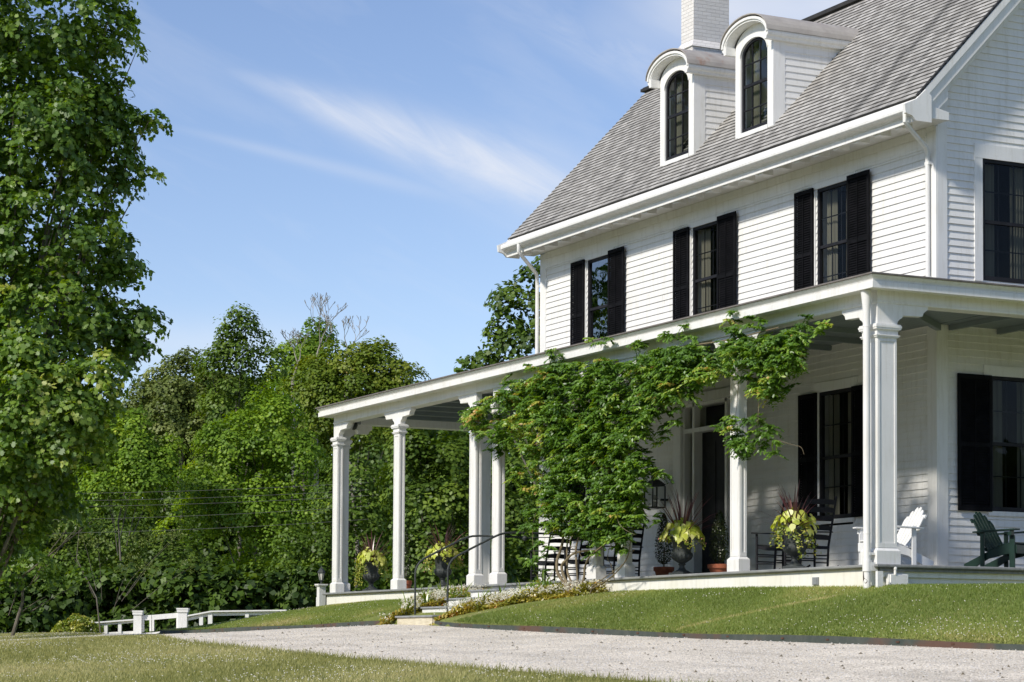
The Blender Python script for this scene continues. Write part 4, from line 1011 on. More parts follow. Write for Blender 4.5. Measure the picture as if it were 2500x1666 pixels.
def adirondack(name, mat, lab, loc, rz):             # faces -x
    root = empty(name, loc, rz); tag(root, lab, 'chair')
    b = MB()
    for s in (-1, 1): b.box(-.36, -.27, s * .31 - .012, s * .31 + .012, 0, .50)
    for s in (-1, 1): b.box(.14, .21, s * .33 - .012, s * .33 + .012, 0.0, .60)
    b.build_each('leg', mat, root, bevel=.004)
    b = MB()
    for s in (-1, 1): b.prism([(-.36, .26), (-.36, .36), (-.2, .385), (.1, .28), (.52, .10), (.52, 0), (.42, 0), (.1, .17)], lambda u, v, w: (u, w, v), s * .28 - .012, s * .28 + .012)
    b.box(-.385, -.362, -.30, .30, .24, .365); b.build('side_rail', mat, root, bevel=.004)
    for i in range(6):
        t0 = i / 6; x0 = -.36 + .47 * t0; z0 = .385 - .11 * max(0, t0 - .3) / .7 + .002
        b = MB(); b.hexa([(x0, -.295, z0), (x0 + .07, -.295, z0 - .016), (x0 + .07, .295, z0 - .016), (x0, .295, z0), (x0, -.295, z0 + .018), (x0 + .07, -.295, z0 + .002), (x0 + .07, .295, z0 + .002), (x0, .295, z0 + .018)]); b.build('seat_slat', mat, root, bevel=.003)
    th = radians(29); bx, bz = .105, .24
    def bk(u, w, d): return (bx + sin(th) * u + cos(th) * d, w, bz + cos(th) * u - sin(th) * d)
    lens = (.58, .69, .745, .745, .69, .58)
    for i in range(6):
        w0 = -.265 + i * .0895; L = lens[i]; ww = .078; pr = [(0, w0), (0, w0 + ww), (L - .04, w0 + ww), (L - .01, w0 + ww * .75), (L, w0 + ww * .5), (L - .01, w0 + ww * .25), (L - .04, w0)]
        b = MB(); b.prism(pr, lambda u, v, w: bk(u, v, w), -.009, .009); b.build('back_slat', mat, root, bevel=.003)
    b = MB()
    for u in (.06, .33, .55): b.prism([(u, -.27), (u, .27), (u + .06, .27), (u + .06, -.27)], lambda p, q, w: bk(p, q, w), .0095, .032)
    b.build_each('back_batten', mat, root)
    b = MB()
    for s in (-1, 1): b.prism([(-.43, s * .27), (-.40, s * .40), (-.1, s * .42), (.30, s * .36), (.30, s * .29)], lambda u, v, w: (u, v, w), .575 - .0, .597) if 0 else b.prism([(-.43, s * .28), (-.41, s * .41), (-.1, s * .42), (.33, s * .36), (.33, s * .29), (-.2, s * .27)], lambda u, v, w: (u, v, w + .03 * (-u) ), .565, .587)
    b.build_each('armrest', mat, root, bevel=.003); b = MB()
    for s in (-1, 1): b.prism([(-.35, .50), (-.28, .50), (-.29, .55), (-.35, .575)], lambda u, v, w: (u, w, v), s * .31 + s * .014, s * .39)
    for s in (-1, 1): b.box(-.34, -.29, s * .31 - .012, s * .31 + .012, .5, .575)
    b.build_each('arm_bracket', mat, root, bevel=.003)
    return root
adirondack('adirondack_chair', mats['chairwhite'], 'white slatted adirondack chair just right of the corner column', (-1.36, 1.30, .002), radians(84))
adirondack('adirondack_chair', mats['green'], 'dark green adirondack chair below the window at the right edge', (-1.28, 3.28, .002), radians(200))

# ------------------------------------------------------------------ planted urns and pots
def blade_plant(n, L, w, droop, mat, name, parent, zo=0.0, spread=(.15, 1.25), seg=4):
    V = []; F = []; tn = []
    for i in range(n):
        a = rng.uniform(0, 2 * pi); ph = rng.uniform(*spread); l = L * rng.uniform(.65, 1.1); ww = w * rng.uniform(.7, 1.2)
        d = np.array([cos(a), sin(a), 0]); sd = np.array([-sin(a), cos(a), 0]); p = np.array([0, 0, zo]) + d * .015; b0 = len(V); el_ = pi / 2 - ph
        for k in range(seg + 1):
            t = k / seg; wk = ww * (0.55 + .9 * t - 1.42 * t * t) if t < 1 else .001
            V += [p - sd * wk, p + sd * wk]
            e_ = el_ - droop * t * t * rng.uniform(.8, 1.2); p = p + (d * cos(e_) + np.array([0, 0, 1]) * sin(e_)) * l / seg
        for k in range(seg): F += [b0 + 2 * k, b0 + 2 * k + 1, b0 + 2 * k + 3, b0 + 2 * k + 2]; 
        tn += [rng.random()] * seg
    return raw_mesh(name, np.array(V), np.full(len(F) // 4, 4), F, mats_or(mat), parent, tint=tn)
def mats_or(m): return LM[m]
HEART = np.array([(-.45, 0, .0), (-.35, -.28, .05), (0, -.36, .07), (.3, -.18, .0), (.55, 0, -.12), (.3, .18, .0), (0, .36, .07), (-.35, .28, .05)])
def urn(loc, lab, seed, trail=(1, 1), lime=70, tall=.55, pinkish=False):
    global rng
    rng = np.random.default_rng(seed)
    root = empty('planted_urn', loc, rng.uniform(0, 1)); tag(root, lab, 'urn', 'cast iron urns of lime foliage and burgundy spikes')
    b = MB(); b.box(-.155, .155, -.155, .155, 0, .055); b.build('plinth', mats['iron'], root, bevel=.006)
    b = MB(); n = 32
    b.lathe([(.13, .055), (.125, .075), (.07, .10), (.045, .14), (.042, .17), (.06, .185), (.062, .195), (.05, .205), (.08, .225), (.15, .275), (.172, .325), (.165, .37), (.15, .385), (.145, .39), (.148, .48), (.16, .56), (.19, .60), (.205, .612), (.205, .628), (.185, .63), (.165, .61), (.0, .60)], (0, 0, 0), n, flute=(9, 11))
    b.build('bowl', mats['iron'], root, smooth=True)
    blade_plant(48, tall * 1.35, .019, .5, 'cord', 'spiky_foliage', root, .62, (.05, 1.35))
    m = int(lime * 1.9); a = rng.uniform(0, 2 * pi, m); r = .36 * np.sqrt(rng.random(m)); z = .64 + .22 * np.sqrt(np.maximum(0, 1 - (r / .38) ** 2)) + rng.normal(0, .03, m) - .12 * (r / .36) ** 3
    P = np.stack([r * np.cos(a), r * np.sin(a), z], -1); Nn = np.stack([np.cos(a) * r * 4.5, np.sin(a) * r * 4.5, np.full(m, .75)], -1) + rng.normal(0, .28, (m, 3))
    al = np.stack([np.cos(a), np.sin(a), np.full(m, -.4)], -1) + rng.normal(0, .35, (m, 3))
    leaves('lime_foliage', P, Nn, rng.uniform(.075, .145, m), HEART, LM['lime'], rng.uniform(.1, 1, m), root, along=al)
    PP = []
    for k in range(16):
        a0 = rng.uniform(0, 2 * pi); L = rng.uniform(.15, .45) * (trail[0] if cos(a0) < 0 else trail[1]); nn = int(L / .011) + 8
        t = np.linspace(0, 1, nn); rr = .22 + .14 * np.sqrt(t) + rng.normal(0, .02, nn); zz_ = .64 - L * t ** 1.4 + rng.normal(0, .012, nn); aa = a0 + .35 * t + rng.normal(0, .08, nn)
        PP.append(np.stack([rr * np.cos(aa), rr * np.sin(aa), zz_], -1))
    P = np.vstack(PP); m = len(P)
    leaves('trailing_foliage', P, P * [2, 2, 0] + rng.normal(0, .35, (m, 3)) + [0, 0, .4], rng.uniform(.035, .062, m), OV, LM['ivy'], rng.uniform(0, 1, m) , root)
    if pinkish:
        P = P[rng.random(len(P)) < .14] * [1.12, 1.12, 1]; leaves('pink_flowers', P, rng.normal(size=(len(P), 3)), .034, OV, LM['pink'], rng.random(len(P)), root)
urn((-19.1, .72, .002), 'black urn standing between the two leftmost porch columns, long trailing stems', 101, (1.2, .9))
urn((-15.50, .72, .002), 'urn behind the two curved black handrails, lime leaves and pink trailing flowers', 102, (.7, .7), 70, .6, True)
urn((-6.25, .70, .002), 'urn in front of the open black doorway beside a terracotta pot', 103, (.25, .5), 90, .62, True)
urn((-2.92, .66, .002), 'urn in front of the rocking chairs, ivy trailing down its right side', 104, (.7, 1.2), 60, .52)
def topiary(loc, lab, rad, h, R, n, stem=.1, seed=1):
    global rng
    rng = np.random.default_rng(seed)
    root = empty('potted_topiary', loc); tag(root, lab, 'potted plant', 'clipped shrubs in terracotta pots')
    b = MB(); r = rad
    b.lathe([(r * .66, 0), (r * .9, .15 * R), (r * .91, .155 * R), (r * 1.02, .16 * R), (r * 1.05, .235 * R), (r * .95, .24 * R), (r * .93, .215 * R), (0, .21 * R)], (0, 0, 0), 24); b.build('pot', mats['terra'], root, smooth=True)
    b = MB(); b.tube([(0, 0, .2 * R), (.01, 0, .2 * R + stem + .3)], .014, 6); b.build('stem', mats['bark'], root)
    m = n; t = rng.random(m); z0 = .22 * R + stem; a = rng.uniform(0, 2 * pi, m)
    prof = np.sqrt(np.clip(np.sin(pi * np.clip(t, 0, 1) ** .75), 0, 1)) * (1 - .5 * t)
    rr = prof * rad * 1.15 * np.sqrt(rng.uniform(.25, 1.05, m)); P = np.stack([rr * np.cos(a), rr * np.sin(a), z0 + t * h], -1)
    leaves('foliage', P, np.stack([np.cos(a), np.sin(a), np.full(m, .6)], -1) + rng.normal(0, .5, (m, 3)), rng.uniform(.022, .038, m), OV, LM['box'], rng.normal(.5, .2, m), root)
topiary((-7.72, 1.22, .002), 'clipped dark shrub in a bright terracotta pot left of the doorway urn', .17, .85, .85, 2300, .07, 5)
topiary((-6.15, 1.35, .002), 'shadowed shrub in terracotta pot at the right side of the doorway', .19, .85, .85, 2300, .05, 6)
topiary((-18.25, 1.15, .002), 'tall narrow ivy column in a terracotta pot behind the second column', .12, 1.05, .95, 1700, .02, 7)
rng = np.random.default_rng(55)
# wall lantern
LT = empty('wall_lantern', (-10.60, 2.84, 1.42)); tag(LT, 'large square bronze wall lantern left of the front door', 'lantern')
b = MB(); s = .15; h = .38
for x in (-s, s):
    for y in (-.26, .0): b.box(x - .011, x + .011, y - .011, y + .011, 0, h)
b.box(-s - .012, s + .012, -.275, .012, -.02, 0.); b.box(-s, s, -.27, .0, h, h + .02)
b.box(-.02, .02, .0, .155, .12, .16); b.build('frame', mats['iron'], LT)
b = MB(); b.hexa([(-s - .02, -.28, h + .02), (s + .02, -.28, h + .02), (s + .02, .02, h + .02), (-s - .02, .02, h + .02), (-.06, -.19, h + .12), (.06, -.19, h + .12), (.06, -.07, h + .12), (-.06, -.07, h + .12)])
b.lathe([(.06, 0), (.07, .02), (.07, .07), (.085, .075), (.05, .11), (0, .115)], (0, -.13, h + .12), 14); b.build('roof', mats['iron'], LT)
b = MB(); b.add([(-s, -.26, 0), (s, -.26, 0), (s, -.26, h), (-s, -.26, h)], [(0, 1, 2, 3)]); b.add([(s, -.26, 0), (s, 0, 0), (s, 0, h), (s, -.26, h)], [(0, 1, 2, 3)]); b.build('glass', mats['glass'], LT, recalc=False)
b = MB(); b.lathe([(.02, 0), (.022, .1), (.0, .11)], (0, -.13, 0), 8); b.lathe([(.0, .11), (.035, .16), (.035, .2), (0, .23)], (0, -.13, 0), 10); b.build('lamp', mats['lampglass'], LT)
# floodlight under the beam at the far left
FLD = empty('floodlight', (-19.87, .72, 3.60)); tag(FLD, 'small round twin floodlight tucked under the far left porch bracket', 'floodlight')
b = MB(); b.lathe([(.04, -.03), (.085, .0), (.09, .05), (.07, .055)], (0, 0, 0), 14); o = b.build('lamp_head', mats['iron'], FLD, smooth=True); o.rotation_euler = (radians(70), 0, radians(-20)); o.location = (0, -.06, -.02)
b = MB(); b.lathe([(.0, 0), (.06, .0), (.02, .09), (0, .09)], (0, 0, 0), 12); o = b.build('sensor_cone', mats['white'], FLD, smooth=True); o.rotation_euler = (pi, 0, 0); o.location = (.05, -.05, -.10)
b = MB(); b.lathe([(.05, .03), (.055, .10), (.03, .11)], (0, 0, 0), 12); b.tube([(.0, 0, .06), (0.02, 0.0, .16)], .02, 8); b.build('mount', mats['stone'], FLD)
# small lamp post beside the porch end
LP = empty('lamp_post', (-21.62, .60, -.28)); tag(LP, 'white square post carrying a small black coach lantern beyond porch end', 'lamp post')
b = MB(); b.box(-.075, .075, -.075, .075, 0, .46); b.box(-.1, .1, -.1, .1, .46, .48); b.box(-.115, .115, -.115, .115, .48, .51); b.box(-.22, -.075, -.03, .09, -.0, .22); b.build('post', mats['white'], LP)
b = MB(); b.lathe([(.03, .51), (.02, .53), (.02, .57), (.05, .59), (.05, .60)], (0, 0, 0), 8); b.lathe([(.095, .76), (.05, .84), (.02, .86), (.012, .90), (0, .91)], (0, 0, 0), 6)
for k in range(6):
    a = k * pi / 3; b.tube([(.045 * cos(a), .045 * sin(a), .60), (.078 * cos(a), .078 * sin(a), .765)], .007, 4)
b.build('lantern_frame', mats['iron'], LP)
b = MB(); b.lathe([(.04, .60), (.07, .755)], (0, 0, 0), 6); b.build('lantern_glass', mats['lampglass'], LP)

# ------------------------------------------------------------------ flower bed by the steps
def bedpts(n):
    out = []
    while len(out) < n:
        x = rng.uniform(-14.0, -7.2); y = rng.uniform(-1.95, .22)
        left = x < -12.5 and y > -1.95 + (-12.5 - x) * 1.25
        lim = -1.66 + (x + 10.75) * .62
        right = x > -10.8 and lim - .02 < y < lim + .75 + .0 * x and y < .2 and x < -7.4
        if left or right: out.append((x, y))
    return np.array(out)
p = bedpts(13000); z = gzv(p[:, 0], p[:, 1]) + rng.uniform(.0, .22, len(p)) * (.6 + .4 * np.sin(p[:, 0] * 6)); P = np.stack([p[:, 0], p[:, 1], z], -1)
cl = .5 + .5 * np.sin(p[:, 0] * 7 + 2 * np.sin(p[:, 1] * 6))
o = leaves('flower_bed_foliage', P, rng.normal(0, .6, (len(P), 3)) + [0, -.2, .8], rng.uniform(.045, .09, len(P)), OV, LM['beg'], rng.normal(.25, .12, len(P)) + .6 * cl * rng.random(len(P)), None); tag(o, kind='stuff')
p = bedpts(2600); k = np.sin(p[:, 0] * 5) + np.sin(p[:, 1] * 9) > -.6; p = p[k]; z = gzv(p[:, 0], p[:, 1]) + rng.uniform(.10, .24, len(p)); P = np.repeat(np.stack([p[:, 0], p[:, 1], z], -1), 4, 0) + rng.normal(0, .012, (len(p) * 4, 3))
o = leaves('bedding_flowers', P, rng.normal(0, .6, (len(P), 3)) + [.1, -.5, .6], rng.uniform(.022, .036, len(P)), OV, LM['petal'], rng.random(len(P)), None); tag(o, kind='stuff')
spots = [(-12.75, -1.25, .45), (-12.85, -.85, .5), (-13.1, -.4, .45), (-12.9, -.1, .45), (-10.65, -1.15, .42), (-10.6, -.85, .5), (-10.35, -.55, .45), (-10.0, -.3, .4), (-9.7, -.05, .62), (-12.6, -.45, .45), (-11.9, .12, .0), (-13.6, -.2, .4), (-9.3, -.1, .5)]
labs = ['strap leaved plant beside the post of the left handrail', 'strap leaved plant just behind the left handrail post', 'strap leaved plant at the left back of the flower bed', 'strap leaved plant against the skirt left of the steps', 'strap leaved plant at the right end of the bottom step', 'strap leaved plant at the foot of the right handrail', 'strap leaved plant right of the third step', 'short strap leaved plant right of the upper step', 'tall upright strap leaved plant at right near the vine', 'strap leaved plant between left handrail and porch edge', '', 'outermost strap leaved plant on the left of the bed', 'strap leaved plant nearest the vine trunk']
j = 0
for (x, y, L) in spots:
    if L == 0: j += 1; continue
    zz_ = gz(x, y); sp = empty('strap_plant', (x, y, zz_)); tag(sp, labs[j], 'plant', 'strap leaved plants round the steps'); j += 1
    blade_plant(15, L, .022, .9, 'strap', 'blades', sp, 0, (.1, .95))
# ------------------------------------------------------------------ wisteria on the porch beam
VN = empty('wisteria_vine', (-10.05, -.05, gz(-10.05, -.05))); tag(VN, 'huge green wisteria smothering the porch beam and hanging to the floor', 'vine')
from mathutils.geometry import interpolate_bezier
poly = [(1135, 990), (1190, 965), (1240, 935), (1300, 905), (1350, 880), (1400, 868), (1470, 862), (1530, 870), (1585, 850), (1620, 835), (1680, 830), (1760, 838), (1800, 800), (1850, 815), (1900, 800), (1950, 790), (1975, 830), (1965, 880), (1915, 930), (1880, 985), (1850, 960), (1830, 940), (1790, 905), (1730, 940), (1690, 975), (1640, 985), (1605, 1010), (1590, 1060), (1590, 1110), (1600, 1160), (1575, 1200), (1590, 1245), (1555, 1290), (1540, 1320), (1480, 1335), (1420, 1320), (1370, 1310), (1335, 1300), (1330, 1225), (1310, 1190), (1290, 1120), (1240, 1105), (1205, 1080), (1160, 1060), (1140, 1030)]
def inpoly(x, y, pl):
    c = False; n = len(pl); j = n - 1
    for i in range(n):
        if (pl[i][1] > y) != (pl[j][1] > y) and x < (pl[j][0] - pl[i][0]) * (y - pl[i][1]) / (pl[j][1] - pl[i][1]) + pl[i][0]: c = not c
        j = i
    return c
sprays = []
while len(sprays) < 1950:
    x = rng.uniform(1130, 1980); y = rng.uniform(790, 1340)
    dn = .5 + .5 * sin(x * .031 + 1.7 * sin(y * .023)) * sin(y * .037 + x * .011 + 1.)
    if x > 1600: y = y * .9 + 86
    if inpoly(x, y - 16, poly) and inpoly(x, y + 6, poly) and inpoly(x + 14, y, poly) and rng.random() < .25 + .95 * dn: sprays.append((x, y, 1.))
for (x, y, n) in ((1300, 895, 3), (1180, 985, 5), (1345, 865, 4), (1560, 845, 5), (1790, 790, 6), (1850, 795, 4), (1960, 795, 4), (2010, 800, 3), (1930, 895, 4), (1905, 960, 5), (1795, 1060, 8), (1770, 1040, 4), (1780, 1085, 4), (1835, 1090, 6), (1850, 1030, 6), (1860, 1070, 5), (1885, 1060, 4), (1640, 1015, 4), (1610, 1060, 4), (1615, 1165, 3), (1630, 1150, 2), (1590, 1270, 3), (1300, 1290, 6), (1330, 1330, 5), (1310, 1370, 5), (1300, 1250, 6), (1350, 1240, 4), (1270, 1150, 6), (1290, 1200, 6), (1520, 1330, 4), (1450, 1345, 4), (1215, 1095, 5), (1900, 1075, 2), (1160, 1040, 3), (1460, 845, 3), (1250, 925, 3), (1690, 815, 3), (1640, 820, 3)):
    for k in range(n): sprays.append((x + rng.normal(0, 13), y + rng.normal(0, 13), .6))
PP = []; NN = []; TT = []; AA = []; SS = []
for (px, py, sc) in sprays:
    edge = min(abs(py - 860), 200) / 200.
    y_ = rng.uniform(-.38, .34) if sc == 1. else rng.uniform(-.15, .2)
    c = on_y(px, py, y_); tl = rng.normal(.40, .13)
    if rng.random() < .07 or px < 1340 and rng.random() < .2: tl = rng.uniform(.72, .90)
    if (c[2] > 3.6) and y_ > .1: y_ = -.1; c = on_y(px, py, y_)
    for fr in range(rng.integers(4, 8)):              # pinnate fronds of one spray
        a = rng.uniform(0, 2 * pi); d = np.array([cos(a), sin(a) * .8 - .3, rng.uniform(-.55, .65)]); d /= np.linalg.norm(d)
        L = rng.uniform(.09, .23) * (1 if sc == 1 else .85); nl = 8; t = np.linspace(.15, 1, nl)
        drop = np.array([0, 0, -1.]) * (t ** 2)[:, None] * L * .3
        spine = c + d * (t * L)[:, None] + drop; sd = np.cross(d, [0, 0, 1.]); sd /= np.linalg.norm(sd) + 1e-6
        nr = np.cross(sd, d); nr = nr if nr[2] > 0 else -nr
        for s in (-1, 1):
            PP.append(spine + sd * s * .028); NN.append(np.tile(nr, (nl, 1)) + sd * s * .25 + rng.normal(0, .42, (nl, 3)) + [0, -.7, .1]); AA.append(np.tile(sd * s + d * .55, (nl, 1)) + rng.normal(0, .25, (nl, 3)) + [0, 0, -.2]); TT.append(np.full(nl, tl) + rng.normal(0, .09)); SS.append(rng.uniform(.045, .085, nl))
P = np.vstack(PP) - np.array(VN.location); leaves('leaves', P, np.vstack(NN), np.concatenate(SS), OV, LM['vine'], np.concatenate(TT) + rng.normal(0, .06, len(P)), VN, along=np.vstack(AA), aspect=.95)
b = MB(lambda x, y, z: (x - VN.location.x, y - VN.location.y, z - VN.location.z))
def vpt(px, py, y): return tuple(on_y(px, py, y))
zb = gz(-10, -.05)
for (pts, r) in (
    ([(1396, 1450, -.05), (1382, 1430, -.05), (1362, 1400, -.02), (1360, 1370, 0), (1368, 1345, .02), (1375, 1310, .05), (1370, 1240, .1), (1400, 1100, .15), (1420, 950, .2), (1450, 890, .2)], .032),
    ([(1400, 1450, -.05), (1385, 1425, -.08), (1374, 1400, -.1), (1372, 1380, -.1), (1382, 1368, -.08), (1400, 1352, .0), (1430, 1345, .05), (1460, 1342, .1), (1500, 1300, .1), (1540, 1200, .1)], .028),
    ([(1408, 1448, .0), (1400, 1430, .0), (1386, 1400, .0), (1384, 1360, .0), (1386, 1320, .05), (1400, 1270, .1), (1420, 1200, .15)], .022),
    ([(1412, 1448, .0), (1425, 1415, .0), (1428, 1385, .0), (1438, 1362, -.05), (1455, 1346, -.05), (1475, 1330, .0)], .024),
    ([(1402, 1448, .05), (1410, 1420, .05), (1407, 1370, .05), (1410, 1320, .1), (1450, 1200, .15), (1500, 1000, .2), (1600, 870, .2), (1780, 830, .2), (1900, 800, .25)], .02),
    ([(1440, 1440, -.05), (1470, 1425, -.05), (1497, 1405, -.08), (1520, 1380, -.12), (1532, 1360, -.12), (1537, 1340, -.1), (1540, 1310, 0)], .014),
    ([(1440, 1436, -.02), (1480, 1408, -.02), (1505, 1390, -.05), (1520, 1378, -.1)], .010),
    ([(1536, 1345, -.12), (1540, 1347, -.14), (1548, 1344, -.16)], .008),
    ([(1500, 1415, 0), (1492, 1380, 0), (1484, 1365, 0), (1486, 1345, .05), (1495, 1320, .1)], .009),
    ([(1800, 880, .1), (1802, 950, .2), (1792, 1050, .2)], .006), ([(1850, 900, .0), (1852, 980, .0), (1848, 1080, .0)], .006),
    ([(1330, 1100, .0), (1320, 1200, .0), (1300, 1300, .0), (1312, 1400, .0), (1320, 1440, .0)], .006),
    ([(1505, 1255, -.35), (1512, 1280, -.38), (1530, 1296, -.4), (1551, 1306, -.38)], .005), ([(1398, 1308, -.3), (1390, 1325, -.35), (1396, 1338, -.35), (1412, 1348, -.3), (1424, 1368, -.3)], .005),
    ([(1900, 1075, .0), (1930, 1085, -.05), (1955, 1092, -.05), (1963, 1110, -.05)], .004)):
    P_ = [vpt(*q) for q in pts]; Q = []
    for i in range(len(P_) - 1):
        p0 = Vector(P_[max(i - 1, 0)]); p1 = Vector(P_[i]); p2 = Vector(P_[i + 1]); p3 = Vector(P_[min(i + 2, len(P_) - 1)])
        for k in range(4):
            t = k / 4; Q.append(.5 * ((2 * p1) + (p2 - p0) * t + (2 * p0 - 5 * p1 + 4 * p2 - p3) * t * t + (3 * p1 - p0 - 3 * p2 + p3) * t ** 3))
    Q.append(Vector(P_[-1])); n_ = len(Q)
    if pts[0][1] > 1430: Q[0].z = min(Q[0].z, zb)
    b.tube(Q, [r * (1 - .55 * i / n_) * (1 + .14 * sin(i * 1.9)) for i in range(n_)], 7)
b.build('stems', mats['vinebark'], VN, smooth=True)
# sprouting undergrowth at the vine foot
m = 1100; a = rng.uniform(0, 2 * pi, m); r = np.abs(rng.normal(0, .28, m)); P = np.stack([-9.75 + r * np.cos(a) * 1.6, -.12 + r * np.sin(a) * .5, np.zeros(m)], -1); P[:, 2] = gzv(P[:, 0], P[:, 1]) + rng.uniform(0, .34, m) * np.exp(-r * 1.2)
o = leaves('vine_foot_growth', P, rng.normal(0, .6, (m, 3)) + [0, -.4, .7], rng.uniform(.03, .06, m), OV, LM['vine'], rng.normal(.7, .14, m), None); tag(o, kind='stuff')
o = leaves('foot_shrub', P[:1] , np.array([[0, 0, 1.]]), .03, OV, LM['vine'], np.array([.5]), None) if 0 else None

# ------------------------------------------------------------------ fence, gate and shrub at the far left
FD = 85.
def fp(px, py): return Vector(at(px, py, FD))
def post(px0, px1, pyt, pyb, parent, nm='post', cap=False, mat='white'):
    a = fp(px0, pyt); c = fp(px1, pyt); w = (c - a).length; m = (a + c) / 2; zb = fp(px0, pyb).z - .35
    ax = (fp(600, 1500) - fp(300, 1500)).normalized(); rot = Vector((ax.x, ax.y, 0)).to_track_quat('X', 'Z').to_matrix()
    b = MB(); b.cbox((m.x, m.y, (m.z + zb) / 2), (w, w, m.z - zb), rot)
    if cap: b.cbox((m.x, m.y, m.z + .015), (w * 1.22, w * 1.22, .10), rot); b.cbox((m.x, m.y, m.z + .09), (w * 1.32, w * 1.32, .055), rot)
    o = b.build(nm, mats[mat], parent); return o
def rl(parent, p, q, h, w=.05, nm='rail'):
    a = fp(*p); c = fp(*q); b = MB(); b.beam(a - Vector((0, 0, h / 2)), c - Vector((0, 0, h / 2)), w, h); return b.build(nm, mats['white'], parent)
FL = empty('post_fence'); tag(FL, 'low white rail fence running left from the gate to the round shrub', 'fence')
for x0, x1, yt, yb in ((221, 229, 1523, 1552), (255, 263, 1521, 1552), (289, 297, 1518, 1553)): post(x0, x1, yt, yb, FL)
rl(FL, (214, 1520.5), (330, 1511.5), .05, .3, 'top_rail'); rl(FL, (222, 1523), (330, 1514.5), .09); rl(FL, (222, 1546), (330, 1541), .13)
FRt = empty('post_fence'); tag(FRt, 'long white rail fence running right from the gate behind the mound', 'fence')
for x0, x1, yt, yb in ((487, 496, 1500, 1532), (508.5, 519, 1495, 1530), (599, 608, 1495, 1520)): post(x0, x1, yt, yb, FRt)
rl(FRt, (446, 1505), (517, 1491.5), .05, .3, 'top_rail'); rl(FRt, (517, 1491.5), (700, 1489), .05, .3, 'top_rail'); rl(FRt, (458, 1508), (515, 1495.5), .12); rl(FRt, (515, 1496), (700, 1493.5), .12); rl(FRt, (458, 1535), (520, 1524), .09); rl(FRt, (518, 1524.5), (560, 1524), .09)
GT = empty('driveway_gate'); tag(GT, 'white wooden double gate closed across the end of the drive', 'gate')
post(327.5, 347, 1499, 1556, GT, 'gate_post', True); post(436, 458, 1493, 1545, GT, 'gate_post', True)
for (xa, xb, ya, yb_, yc, yd) in ((347, 370.5, 1503, 1502, 1546, 1544.5), (371.5, 436, 1502, 1496.5, 1544.5, 1537)):
    L = MB(); 
    def bm_(p, q, h): 
        a = fp(*p); c = fp(*q); L.beam(a - Vector((0, 0, h / 2)), c - Vector((0, 0, h / 2)), .06, h)
    bm_((xa, ya), (xb, yb_), .18); bm_((xa, yc), (xb, yd), .22)
    for x_ in (xa + 2.6, xb - 2.6):
        t = (x_ - xa) / (xb - xa); a = fp(x_, ya + (yb_ - ya) * t); c = fp(x_, yc + (yd - yc) * t - 3); L.beam(a - Vector((0, 0, .02)), c, .07, .075)
    L.build('gate_leaf', mats['white'], GT)
b = MB(); b.tube([fp(366, 1506), fp(371, 1504), fp(377, 1505)], .02, 5); b.tube([fp(369, 1508), fp(368, 1535), fp(371, 1542), fp(378, 1541), fp(380, 1533)], .012, 5); b.build('latch_chain', mats['iron'], GT)
bx = empty('electric_meter_box', tuple(at(272, 1543, FD + 4))); tag(bx, 'small white utility box with rounded top behind left fence', 'box')
b = MB(); b.prism([(-.14, -.35), (.14, -.35), (.14, .1), (.1, .16), (-.1, .16), (-.14, .1)], lambda u, v, w: (u * RT[0] - w * RT[1], u * RT[1] + w * RT[0], v), -.12, .12); b.build('cover', mats['white'], bx)
rng = np.random.default_rng(77)
tree('round_shrub', [(188, 1530, 44, 24), (155, 1536, 26, 18), (218, 1534, 24, 18)], 84, .085, 'ivy', .25, 90, 'low bright green rounded shrub left of the white fence', cat='shrub', tr=.04, zbase=-1.0, jit=.7, dens=1.6)

# ------------------------------------------------------------------ trees
S_ = 51.
# big broad-leaved tree at the left edge
rng = np.random.default_rng(5)
syc = [(120, 60, 200, 170), (90, 330, 230, 190), (170, 300, 150, 120), (110, 580, 210, 180), (130, 800, 210, 160), (230, 860, 110, 90), (90, 1000, 160, 140, -1.5), (200, 980, 100, 100, -1.5), (40, 1110, 140, 90, -1.5), (60, 870, 90, 60, -1.5),
       (-90, 100, 150, 230), (-90, 500, 150, 260), (-100, 900, 130, 200), (0, -250, 200, 200), (60, 700, 160, 200, 2.5), (60, 300, 180, 250, 2.5), (-60, 1080, 130, 120)]
for (px, py, r) in ((300, 40, 34), (330, 110, 26), (250, 130, 50), (300, 200, 34), (270, 260, 48), (340, 310, 40), (385, 300, 22), (300, 370, 50), (355, 440, 26), (310, 455, 30), (260, 430, 60), (250, 560, 40), (300, 600, 40), (330, 650, 26), (290, 690, 50), (340, 760, 30), (300, 800, 50), (365, 800, 18), (360, 850, 26), (320, 890, 36), (270, 1010, 34), (235, 1070, 44)):
    syc.append((px - 16, py, r, r))
syc += [(30, 1290, 110, 50), (120, 1230, 90, 50, .5), (-60, 1320, 100, 60), (150, 1090, 120, 80, -1.5), (60, 1190, 120, 60, -1.), (-60, 1200, 120, 80), (240, 930, 80, 60, -1.5)]
tree('sycamore_tree', syc, S_, .132, 'syc', .33, 44, 'tall broad leaved tree filling the left edge, nearest the camera', base=(float(at(-60, 1560, S_)[0]), float(at(-60, 1560, S_)[1]), gz(*at(-60, 1560, S_)[:2])), tmpl=LOBE, tr=.13, jit=.5, flat=.45, dens=1.25, back=.75, bark='bark', depth=1.0, core=.15)
